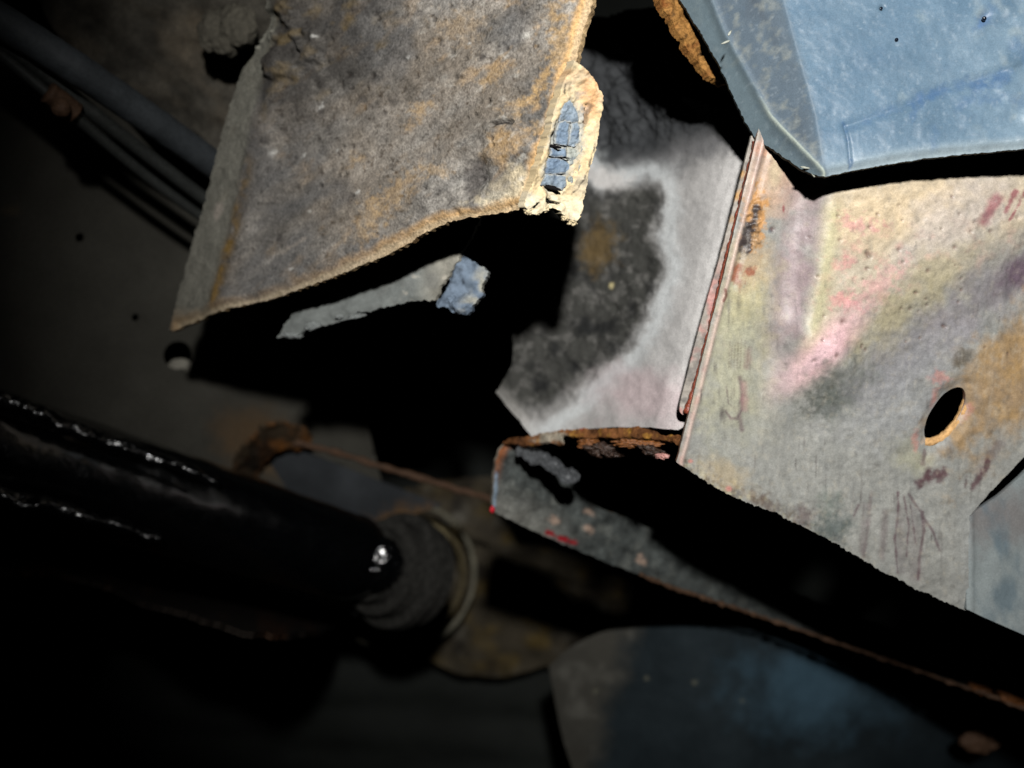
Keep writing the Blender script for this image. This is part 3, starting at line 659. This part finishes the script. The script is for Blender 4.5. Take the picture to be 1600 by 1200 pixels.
    sh_ = ss(-25, 60, dd + 22 * f1) * ss(-15, 15, x - cr)
    p.mul(1 + (1 - sh_) * .06 * fbm(x, y, 5, 3, 210, 96, 6) + sh_ * .10 * fbm(x, y, 5, 3, 211, -36, 3))
    fs = np.clip(fbm(x, y, 4, 2, 212, 92, 9) - .55, 0, 1) * 2; p.mix((92, 84, 82), fs * (1 - sh_) * np.clip(fbm(x, y, 70, 2, 213) - .1, 0, 1) * .5)
    p.mix((212, 206, 190), np.clip(fbm(x, y, 4, 2, 214, 100, 7) - .6, 0, 1) * 2 * (1 - sh_) * .1)
    m = np.clip(fbm(x, y, 7, 2, 90) - .62, 0, 1) * 1.6; p.mix((96, 92, 88), m * .3)
    lum = p.c.mean(1, keepdims=True); p.c = lum + (p.c - lum) * .82
    return p
def prim_rim(x, y):
    p = Paint(x, y, (150, 128, 112), .7); p.mul(1 + .5 * fbm(x, y, 10, 3, 91)); p.mix((120, 70, 46), np.clip(fbm(x, y, 30, 3, 92), 0, .8)); return p
HOLE = hole_loop(1481, 649, 49, 21, -57, 16)
sheet('pressing', M_paint, [(1182, 214), (1196, 150), (1320, 60), (2150, 60), (2150, 380), (1600, 714), (1556, 762), (1515, 806), (1512, 870), (1516, 956), (1500, 950), (1400, 904), (1280, 836), (1200, 797), (1130, 769), (1057, 722), (1085, 610), (1130, 430)],  # carried out of view to the right to keep light off the background
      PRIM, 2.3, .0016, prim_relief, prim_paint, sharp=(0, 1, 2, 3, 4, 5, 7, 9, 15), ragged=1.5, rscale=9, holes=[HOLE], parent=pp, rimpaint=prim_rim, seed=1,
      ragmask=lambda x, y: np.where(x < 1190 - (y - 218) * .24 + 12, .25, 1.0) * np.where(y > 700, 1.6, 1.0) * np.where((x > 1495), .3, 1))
# lip turned in at the oval hole: only its lit arc, in a lit tone
hp = [P(a, b, float(prim_d(a, b)) + .0036) for a, b in spline([(1443, 690), (1456, 690), (1474, 682), (1492, 664), (1506, 640), (1513, 616)], 3, False, ())]
tube('hole_lip', M_lip, hp, .0017, pp, 10, bump=.0004, bs=400)
# second sheet lapped behind the left edge: thin strip with red-brown sealer between
def strip_d(x, y): return prim_d(x, y) + .0035
def lap_paint(x, y):
    p = Paint(x, y, (168, 160, 150), .5); p.mix((212, 134, 128), np.clip(.35 + fbm(x, y, 26, 3, 93), 0, 1) * ss(360, 520, y)); p.mix((196, 150, 90), np.clip(fbm(x, y, 18, 3, 94) - .2, 0, 1) * ss(420, 330, y))
    p.mix((120, 116, 112), np.clip(fbm(x, y, 16, 3, 95) - .1, 0, .7)); return p
sheet('rear_flange', M_paint, [(1174, 212), (1200, 212), (1150, 440), (1095, 640), (1068, 648), (1062, 640), (1070, 600), (1096, 500), (1125, 400), (1150, 306)], None, 1.8, .0014,
      lambda x, y: .0003 * fbm(x, y, 14, 3, 96), lap_paint, sharp=(0, 1, 3), parent=pp, depth=strip_d)
bp_ = path([(a, b, float(prim_d(a, b)) + .0022) for a, b in [(1182, 222), (1158, 320), (1132, 425), (1109, 520), (1088, 600), (1072, 646)]], 3)
tube('sealer_bead', M_redseal, bp_, .0012, pp, 12, bump=.0005, bs=500, label='red-brown sealer squeezed between the two sheets')
# lower right sheet lapped on the panel
def low_paint(x, y):
    p = Paint(x, y, (142, 150, 150), .55); p.mul(1 + .12 * fbm(x, y, 60, 4, 97, 90, 2)); p.mix((120, 112, 110), ell(x, y, 1560, 800, 60, 40, 0, .8, .4, 30) * .7); p.mix((92, 110, 120), np.clip(fbm(x, y, 40, 4, 98, 80, 2) - .2, 0, .7)); return p
sheet('lapped_sheet', M_paint, [(1514, 806), (1560, 774), (1640, 700), (2150, 400), (2150, 1240), (1600, 992), (1540, 966), (1510, 952), (1508, 880)], [(1515, 806, .3525), (1600, 990, .3555), (1640, 700, .3600)], 3, .0015,
      lambda x, y: .0006 * fbm(x, y, 80, 3, 99) + .0008 * np.exp(-((x - 1516) / 6.) ** 2), low_paint, parent=pp, label='smooth grey-blue sheet lapped at the lower right')

# =================================================================== blue panel (top right)
BLUE = [(1290, 272, .300), (1640, 230, .296), (1230, 0, .304)]
bq = plane_inv(BLUE)
def blue_d(x, y): return 1 / (bq[0] + bq[1] * x + bq[2] * y)
bl = thing('blue_panel', 'dusty light blue painted panel with a folded grey edge at the top right', 'body panel', P(1400, 130, float(blue_d(1400, 130))))
BFOLD = [(1195, -120), (1226, 0), (1252, 95), (1276, 182), (1290, 268)]
def bfx(y): return np.interp(y, [-120, 0, 95, 182, 268], [1195, 1226, 1252, 1276, 1290])
def blue_relief(x, y):
    lx = np.clip(bfx(y) - x, 0, 300)
    r = -.00017 * np.clip(lx - 2, 0, 130)
    lip = np.interp(y, [-120, 20, 165, 270], [1090, 1142, 1212, 1288])
    r = r + .0012 * np.exp(-((x - lip) / 5.) ** 2) - .00012 * np.clip(lip - x, 0, 60)
    r = r + .0005 * fbm(x, y, 120, 3, 101) + .00012 * fbm(x, y, 14, 3, 102)
    r = r + .0012 * ss(1480, 1620, x) * fbm(x, y, 60, 3, 103)
    r = r - .0008 * stroke(x, y, [(1320, 195), (1326, 222), (1330, 262)], 2, 3)
    r = r - .0016 * ss(14, 0, segdist(x, y, [(1290, 275), (1400, 252), (1500, 239), (1600, 231), (1700, 225)])[0])
    r = r - .0011 * stroke(x, y, [(1325, 195), (1400, 170), (1470, 140), (1600, 100)], 3, 14) 
    for (a, b, q) in [(1540, 25, 9), (1378, 12, 4)]: r = r - .0012 * np.exp(-(((x - a) ** 2 + (y - b) ** 2) / (q * q)))
    return r
def blue_paint(x, y):
    p = Paint(x, y, (93, 118, 138), .42)
    p.mul(1 +   .06 * fbm(x, y, 90, 4, 105) + .025 * fbm(x, y, 24, 3, 106) + .025 * fbm(x, y, 6, 3, 216)); p.mix((150, 168, 178), np.clip(fbm(x, y, 40, 4, 217, -15, 2) - .15, 0, 1) * .12); p.mix((80, 106, 132), np.clip(fbm(x, y, 50, 4, 218, -20, 2.5) - .3, 0, 1) * .35)
    p.mix((140, 162, 176), ss(1400, 1600, x) * np.clip(.35 + .5 * fbm(x, y, 60, 4, 107), 0, 1) * .8)
    p.mix((150, 162, 164), np.clip(fbm(x, y, 30, 4, 108) - .1, 0, 1) * .6 * ss(1480, 1580, x))
    p.mix((136, 156, 170), ss(200, 260, y) * .5); p.mix((168, 180, 182), ss(24, 4, segdist(x, y, [(1290, 275), (1400, 252), (1500, 239), (1600, 231), (1700, 225)])[0]) * .6)
    for pts, wd, m in [([(1320, 195), (1326, 222), (1330, 262)], 2.2, .7), ([(1323, 197), (1360, 185), (1420, 160), (1470, 138)], 7, .35), ([(1430, 160), (1500, 132), (1575, 115)], 8, .55), ([(1530, 132), (1565, 122)], 8, .6), ([(1500, 160), (1560, 152), (1596, 158)], 9, .4), ([(1425, 190), (1428, 170)], 4, .4), ([(1530, 40), (1548, 18)], 8, .5), ([(1460, 230), (1458, 200)], 6, .3), ([(1590, 70), (1610, 90)], 10, .4)]:
        p.mix((68, 100, 138), stroke(x, y, pts, wd, wd, 5, 9) * m * np.clip(.8 + .8 * fbm(x, y, 12, 3, 117), 0, 1))
    # grey dust on the folded edge
    lx = bfx(y) - x
    g = ss(-8, 10, lx + 1.5 * fbm(x, y, 12, 3, 109))
    p.mix((96, 108, 118), g * .85, .7); p.mix((78, 86, 94), g * np.clip(fbm(x, y, 30, 4, 110, 75, 2.5) - .05, 0, 1) * ss(4, 30, lx) * .8)
    p.mix((146, 150, 144), g * np.clip(fbm(x, y, 14, 4, 111) - .1, 0, 1) * .7)
    lip = np.interp(y, [-120, 20, 165, 270], [1090, 1142, 1212, 1288])
    p.mix((118, 136, 143), ss(6, -6, x - lip) * .75); p.mix((188, 196, 180), np.exp(-((x - lip) / 2.5) ** 2) * ss(120, 180, y) * .8)
    p.mix((92, 104, 112), stroke(x, y, [(1215, 185), (1238, 215), (1270, 255)], 4, 4, 2) * .5)
    m = np.clip(fbm(x, y, 5, 2, 112) - .62, 0, 1) * 2; p.mix((200, 210, 216), m * .10); m = np.clip(fbm(x, y, 6, 2, 113) - .7, 0, 1) * 2; p.mix((90, 110, 130), m * .25)
    for (a, b, q) in [(1440, 30, 10), (1532, 20, 8), (1410, 150, 8)]: p.mix((150, 164, 168), ell(x, y, a, b, q, q * .8, 0, .9, .6, 8) * .35)
    p.mix((92, 122, 160), ell(x, y, 1538, 32, 6, 12, 35, .7, .3, 8) * .8)
    return p
def blue_rim(x, y):
    p = Paint(x, y, (120, 128, 124), .7); p.mul(1 + .4 * fbm(x, y, 10, 3, 114)); p.mix((150, 140, 100), np.clip(fbm(x, y, 20, 3, 115), 0, .7)); return p
sheet('skin', M_blue, [(1290, 276), (1270, 263), (1232, 226), (1196, 188), (1180, 158), (1142, 70), (1128, 40), (1106, -4), (1060, -92), (988, -142), (880, -215), (950, -430), (2150, -430), (2150, 190), (1600, 231), (1500, 240), (1400, 253), (1300, 272)],  # out-of-view top-left corner shaped to throw shade on the grey panel
      BLUE, 2.3, .0018, blue_relief, blue_paint, sharp=(0, 3, 8, 9, 10, 11, 12, 13), ragged=1.1, rscale=8, parent=bl, rimpaint=blue_rim, seed=2)
for a, b, r in [(1377, 13, 2.6), (1401, 62, 3.0), (1538, 29, 3.6)]:
    blob('oil_drop', M_drop, P(a, b, float(blue_d(a, b)) - .0002), (r * .00021, r * .00021, r * .00016), bl, .05, 1, 3)
blob('white_fleck', M_fleck, P(1420, 190, float(blue_d(1420, 190)) + .0003), (.0008, .0016, .0005), bl, .15, 1.2, 3, (0, 0, R(-25)))
for i, (a, b, l, an) in enumerate([(1134, 66, 8, 20), (1258, 262, 9, 170), (1270, 272, 7, 120), (1140, 52, 5, 60)]):      # little burrs on the sheared edge
    blob('burr', M_fill2, P(a, b, .3045), (l * .0002, .0004, .0004), bl, .4, 2, 2, (0, 0, R(an)), seed=i)

# =================================================================== rusty strip between plate and blue panel
st = tag(sheet('rusty_strip', M_rust, [(1020, -30), (1032, 6), (1052, 34), (1064, 62), (1082, 86), (1098, 108), (1114, 124), (1136, 130), (1160, 100), (1140, 40), (1100, -60), (1020, -60)], [(1040, 0, .333), (1115, 120, .337), (1130, 20, .345)], 1.8, .003,
      lambda x, y: .0016 * fbm(x, y, 20, 4, 121) - .002 * stroke(x, y, [(1084, 70), (1096, 84), (1104, 82)], 2, 2), lambda x, y: (lambda p: (p.mix((120, 70, 34), np.clip(fbm(x, y, 16, 4, 122), 0, 1)), p.mix((60, 44, 32), np.clip(fbm(x, y, 10, 3, 123) - .3, 0, 1)), p)[-1])(Paint(x, y, (158, 114, 62), .75)), sharp=(), ragged=2.5, rscale=9),
    'orange rusty flaking strip of metal hanging at the top, left of the blue panel', 'rusty strip')

# =================================================================== black channel under the primer panel
def ch_d(x, y):
    x = np.asarray(x, float); f = lambda q: np.interp(q, [700, 770, 1000, 1214, 1400, 1600, 1700], [.424, .43, .486, .538, .522, .486, .466])
    return (f(x - 40) + f(x) + f(x + 40)) / 3 + .00004 * (y - 780 - .4 * (x - 770))
ch = thing('black_channel', 'black dusty channel with a rotten rusty top lip and red paint drips', 'channel', P(900, 780, .44))
def ch_paint(x, y):
    p = Paint(x, y, (74, 78, 76), .6); p.mul(1 + .5 * fbm(x, y, 18, 4, 131)); p.mix((112, 114, 108), np.clip(fbm(x, y, 14, 4, 132) - .1, 0, 1) * .7)
    p.mix((134, 132, 124), ss(60, 0, segdist(x, y, [(772, 797), (850, 835)])[0]) * .6)
    for (a, b, r) in [(865, 812, 8), (920, 800, 7), (918, 826, 9), (1002, 878, 7), (1000, 868, 4)]: p.mix((176, 150, 132), ell(x, y, a, b, r, r * .7, 30, .6, .5, 6) * .8)
    p.mix((160, 96, 56), ss(14, 2, segdist(x, y, [(772, 760), (776, 716), (788, 693), (835, 684)])[0]) * ss(770, 700, y) * .8)
    p.mix((130, 150, 170), ss(4, 1, segdist(x, y, [(772, 795), (776, 740)])[0]) * .8)
    p.mix((150, 22, 34), np.clip(stroke(x, y, [(858, 832), (868, 837)], 4, 2.5, 3, 7) + stroke(x, y, [(876, 842), (896, 848)], 4.5, 2.5, 3, 7), 0, 1) * .95, .3)
    p.mix((128, 92, 54), ss(1200, 1500, x) * np.clip(fbm(x, y, 30, 4, 133), 0, 1) * .7)
    return p
sheet('face', M_soot, [(769, 797), (773, 740), (777, 714), (789, 692), (812, 686), (835, 702), (880, 732), (905, 752), (922, 784), (985, 812), (1060, 848), (1300, 950), (1640, 1062), (1640, 1124), (1540, 1084), (1400, 1034), (1200, 966), (1060, 920), (960, 883), (860, 841), (800, 814)],  # upper edge cut along the shadow line, a gap standing for shade
      None, 3, .0018, lambda x, y: .0009 * fbm(x, y, 26, 4, 134), ch_paint, sharp=(0, 4, 12, 13), ragged=1.6, rscale=12, parent=ch, seed=3, depth=ch_d,
      rimpaint=lambda x, y: (lambda p: (p.mul(1 + .6 * fbm(x, y, 14, 3, 135)), p.mix((150, 92, 44), np.clip(fbm(x, y, 30, 3, 136) + .1, 0, 1)), p)[-1])(Paint(x, y, (120, 112, 100), .6)))
tube('edge_bead', M_clip, path([(a, b, float(ch_d(a, b)) - .007) for a, b in [(1000, 898), (1060, 921), (1200, 967), (1400, 1036), (1540, 1085), (1640, 1122)]], 4), .0011, ch, 8, bump=.0012, bs=260)
# rotten upper lip
LIP = [(800, 690, .424), (1060, 690, .346), (940, 660, .384)]
liq = plane_inv(LIP)
def lip_d(x, y): return 1 / (liq[0] + liq[1] * x + liq[2] * y)
def lip_paint(x, y):
    p = Paint(x, y, (122, 80, 48), .5); p.mul(1 + .6 * fbm(x, y, 12, 4, 137)); p.mix((196, 146, 64), np.clip(fbm(x, y, 8, 3, 138) - .35, 0, 1)); p.mix((172, 60, 66), np.clip(fbm(x, y, 16, 3, 145) - .45, 0, 1) * ss(676, 668, y)); p.mix((84, 56, 38), np.clip(fbm(x, y, 14, 3, 139) - .1, 0, 1)); p.mix((186, 178, 160), ell(x, y, 862, 683, 22, 10, 0, .6, .5, 8) * .8); return p
sheet('top_lip', M_rust, [(788, 692), (800, 686), (835, 680), (862, 673), (900, 670), (960, 669), (1015, 667), (1035, 678), (1070, 684), (1066, 694), (1040, 688), (1000, 684), (950, 683), (905, 683), (900, 682), (878, 680), (876, 692), (850, 690), (825, 694)],
      LIP, 1.6, .0016, lambda x, y: .0007 * fbm(x, y, 14, 4, 140), lip_paint, sharp=(), ragged=2.2, rscale=9, parent=ch, label='orange rotten top lip')
for i, (a, b, rx, ry, an, mm) in enumerate([(930, 700, 24, 8, -10, 1), (945, 704, 26, 10, -8, 0), (955, 709, 14, 5, 0, 0), (1005, 694, 32, 5, 2, 1), (1020, 706, 18, 7, -20, 0), (1034, 713, 9, 4, 0, 2), (985, 692, 22, 5, 0, 1), (920, 690, 14, 4, -5, 1)]):
    kk = .385 / FPX
    blob('rust_scale', [M_scaled, M_scale, M_pink][mm], P(a, b, float(lip_d(a, b)) - .001), (rx * kk, ry * kk, .003), ch, .6, 2.2, 4, (0, 0, R(an)), seed=30 + i)
tb = sheet('bent_tab', mat('torn_black_metal', 900, .5, .8, .0008, 240, .6, color=(84, 86, 88), rough=.35), [(806, 700), (830, 698), (862, 712), (905, 742), (900, 752), (880, 748), (850, 730), (822, 714)], [(806, 700, .421), (905, 745, .412), (860, 735, .412)], 1.6, .001, lambda x, y: .0016 * fbm(x, y, 18, 3, 141), None, sharp=(), ragged=1.5, parent=ch, label='torn black tab bent forward at the top corner')
for i, (a, b, rx, ry, an) in enumerate([(769, 796, 4, 6, 0)]):
    kk = .44 / FPX; blob('paint_drip', M_red, P(a, b, float(ch_d(a, b)) - .0008), (rx * kk, ry * kk, .0012), ch, .35, 1.8, 3, (0, 0, R(an)), seed=50 + i)
blob('rust_lump', M_scale, P(1535, 1072, float(ch_d(1535, 1072)) - .004), (.007, .0042, .003), ch, .5, 2, 4, (0, 0, R(-25)), seed=61)
blob('rust_lump', M_scale, P(1585, 1092, float(ch_d(1585, 1092)) - .004), (.010, .0032, .003), ch, .5, 2, 4, (0, 0, R(-30)), seed=62)

# =================================================================== box rail with rusty edge, below the plate
rl = thing('box_rail', 'dark box rail with a thin rusty upper edge, behind the black shaft', 'rail', P(560, 760, .63))
def rail_paint(x, y):
    p = Paint(x, y, (62, 65, 68), .75); p.mul(1 + .25 * fbm(x, y, 50, 4, 151)); p.mix((130, 96, 56), ell(x, y, 640, 815, 40, 20, 0, .8, .5, 16) * .8); return p
sheet('face', M_dark, [(436, 706), (480, 708), (560, 740), (690, 790), (640, 806), (600, 830), (590, 870), (520, 840), (380, 760)], [(440, 710, .60), (760, 830, .66), (400, 760, .61)], 5, .0015, None, rail_paint, parent=rl)
tube('upper_edge', M_clip, path([(455, 690, .585), (520, 706, .592), (600, 730, .60), (680, 754, .61), (775, 782, .62)], 6), .0022, rl, 10, bump=.0014, bs=160, label='thin rusty upper edge')
def efp(x, y):
    p = Paint(x, y, (74, 62, 48), .8); p.mix((142, 92, 46), np.clip(fbm(x, y, 26, 4, 152) + .1, 0, 1)); p.mix((30, 26, 24), ell(x, y, 405, 715, 30, 18, -45, .6, .4, 16) * .8); return p
sheet('end_flange', M_rust, [(366, 736), (376, 706), (398, 684), (420, 664), (452, 666), (488, 682), (470, 700), (436, 704), (412, 726), (396, 758), (370, 752)], [(366, 736, .575), (450, 670, .57), (420, 720, .585)], 3, .003, lambda x, y: .002 * fbm(x, y, 20, 4, 153), efp, sharp=(), ragged=3, parent=rl, label='rusty flaking end flange')

# =================================================================== mottled hub housing
hb = thing('hub_housing', 'mottled brown and ochre housing behind the end of the black shaft', 'housing', P(760, 900, .88))
def hub_paint(x, y):
    p = Paint(x, y, (80, 73, 60), .7); p.mul(1 + .3 * fbm(x, y, 30, 4, 161)); p.mix((112, 94, 54), np.clip(fbm(x, y, 40, 4, 162) - .05, 0, 1)); p.mix((122, 118, 108), np.clip(fbm(x, y, 30, 4, 163) - .2, 0, 1) * .8)
    p.mix((44, 40, 36), np.clip(fbm(x, y, 36, 4, 164) - .25, 0, 1)); return p
sheet('casing', M_rust, [(600, 790), (700, 750), (900, 760), (1010, 860), (1010, 1020), (860, 1040), (760, 1060), (640, 1010), (600, 900)], None, 4, .004,
      lambda x, y: .005 * fbm(x, y, 70, 3, 165), hub_paint, sharp=(), parent=hb, depth=lambda x, y: .88 + .00000045 * ((x - 740) ** 2 + (y - 900) ** 2) + .00002 * (x - 740))
blob('boss', mat('mottled_cast', 400, .5, .7, .0015, 90, .3, color=(140, 128, 96), rough=.7), P(664, 836, .80), (.021, .015, .012), hb, .18, 1.5, 4, (0, 0, R(-20)), seed=3)

# =================================================================== black shaft
sh = thing('drive_shaft', 'glossy black round shaft ending in a dark joint, lower left', 'shaft', P(300, 790, .56))
A0, A1 = P(-330, 608, .395), P(590, 882, .572)
ax = (A1 - A0).normalized()
pts = sub(A0, A1, 150); n = len(pts)
r0 = .0262
rr = [(.0305 - .0045 * i / n) * (1 if i < n - 12 else math.sqrt(max(.02, 1 - ((i - (n - 12)) / 11.6) ** 2 * .75))) for i in range(n)]
tube('tube', M_gloss, pts, rr, sh, 72, bump=.0005, bs=70)
blob('glint_lump', M_gloss, P(580, 878, .553), (.019, .0165, .012), sh, .12, 4.5, 5, seed=2)  # glossy lump put in to catch the flash glint at the shaft end
for q in ([(-90, 585, .405), (0, 622, .418), (120, 668, .432), (240, 712, .45), (340, 748, .465)], [(-90, 742, .40), (0, 772, .412), (70, 788, .42), (160, 812, .432), (250, 838, .447)]):
    wb = path([(a, b + 4, c + .0035) for a, b, c in q], 4)
    tube('glint_ridge', M_gloss, wb, [.0066 - .0046 * i / len(wb) for i in range(len(wb))], sh, 24, bump=.0018, bs=120)  # glossy ridges put in to catch broken highlights along the shaft
B = P(600, 886, .585)
uu = (CAM.to_3x3() @ Vector((0, 0, 1))); 
JD = (P(760, 925, .66) - P(600, 886, .585)).normalized()
def jr(t): return B + JD * t
tube('joint_cup', mat('greasy_dark_steel', 300, .5, .7, .001, 80, .3, color=(46, 45, 42), rough=.65), [jr(-.014), jr(-.004), jr(-.0035), jr(.008), jr(.0085), jr(.016), jr(.0165), jr(.030)], [.024, .0245, .031, .0315, .0375, .038, .034, .034], sh, 64, smooth=False)
RC = P(634, 902, .80); Rm = CAM.to_3x3() @ Matrix.Rotation(R(22), 3, 'Y')
for r, th, c in [(.0535, .0030, (92, 82, 58)), (.0640, .0024, (120, 116, 100))]:
    tube('collar_ring', mat('collar_steel', 300, .5, .6, .001, 80, .3, color=c, rough=.6), [RC + Rm @ Vector((math.cos(a) * r, math.sin(a) * r, 0)) for a in np.linspace(0, 2 * math.pi, 72, endpoint=False)], th, hb, 12, closed=True, bump=.0008, bs=120)
blob('rust_streak', M_scale, P(692, 905, .64), (.0028, .013, .002), sh, .3, 1.6, 3, (0, 0, R(-18)), seed=2)
tag(tube('thin_rod', M_line, path([(150, 842, .60), (200, 864, .60), (300, 888, .605), (420, 916, .61), (560, 956, .62)]), .0028, None, 14), 'thin dull grey rod running just beneath the black shaft', 'rod')
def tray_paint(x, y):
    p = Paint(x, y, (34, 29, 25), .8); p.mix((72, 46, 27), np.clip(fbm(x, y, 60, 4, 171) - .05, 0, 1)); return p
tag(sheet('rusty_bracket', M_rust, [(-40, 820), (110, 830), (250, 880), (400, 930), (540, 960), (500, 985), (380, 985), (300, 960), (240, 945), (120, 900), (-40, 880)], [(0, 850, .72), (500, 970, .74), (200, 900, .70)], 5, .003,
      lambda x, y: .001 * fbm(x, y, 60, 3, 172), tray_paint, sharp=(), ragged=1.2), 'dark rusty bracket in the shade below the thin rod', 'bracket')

# =================================================================== dark cover, bottom right
cv = thing('dark_cover', 'smooth dark blue-black cover with a brown dusty left band, bottom right', 'cover', P(1150, 1120, .62))
def cov_paint(x, y):
    p = Paint(x, y, (42, 50, 54), .45); p.mul(1 + .2 * fbm(x, y, 60, 4, 181))
    m = ss(26, -26, x - np.interp(y, [1000, 1060, 1100, 1160, 1220], [985, 968, 952, 935, 925]) + 10 * fbm(x, y, 24, 3, 182)); p.mix((88, 84, 75), m * .7, .8)
    p.mix((134, 132, 124), m * np.clip(fbm(x, y, 30, 3, 183), 0, 1) * .4)
    p.mix((82, 112, 130), ell(x, y, 1280, 1075, 100, 60, 0, .9, .3, 40) * .6)  # bluish sheen painted into the colour
    for (a, b) in [(1010, 1060), (1085, 1066), (1160, 1095), (930, 1080)]: p.mix((130, 128, 110), ell(x, y, a, b, 3, 2.5, 0, .8, .5, 5) * .6)
    return p
def cov_d(x, y): return .60 + .0000006 * ((x - 1150) ** 2) + .00006 * (y - 1050)
sheet('shell', M_grey, [(858, 1040), (900, 1006), (960, 985), (1200, 985), (1560, 1010), (1680, 1080), (1680, 1330), (950, 1330), (900, 1220), (874, 1130)], None, 4, .003,
      lambda x, y: .0008 * fbm(x, y, 60, 3, 184), cov_paint, sharp=(0,), parent=cv, depth=cov_d)
blob('mud_smear', M_clip, P(1530, 1160, .612), (.012, .007, .003), cv, .4, 1.8, 4, seed=4)
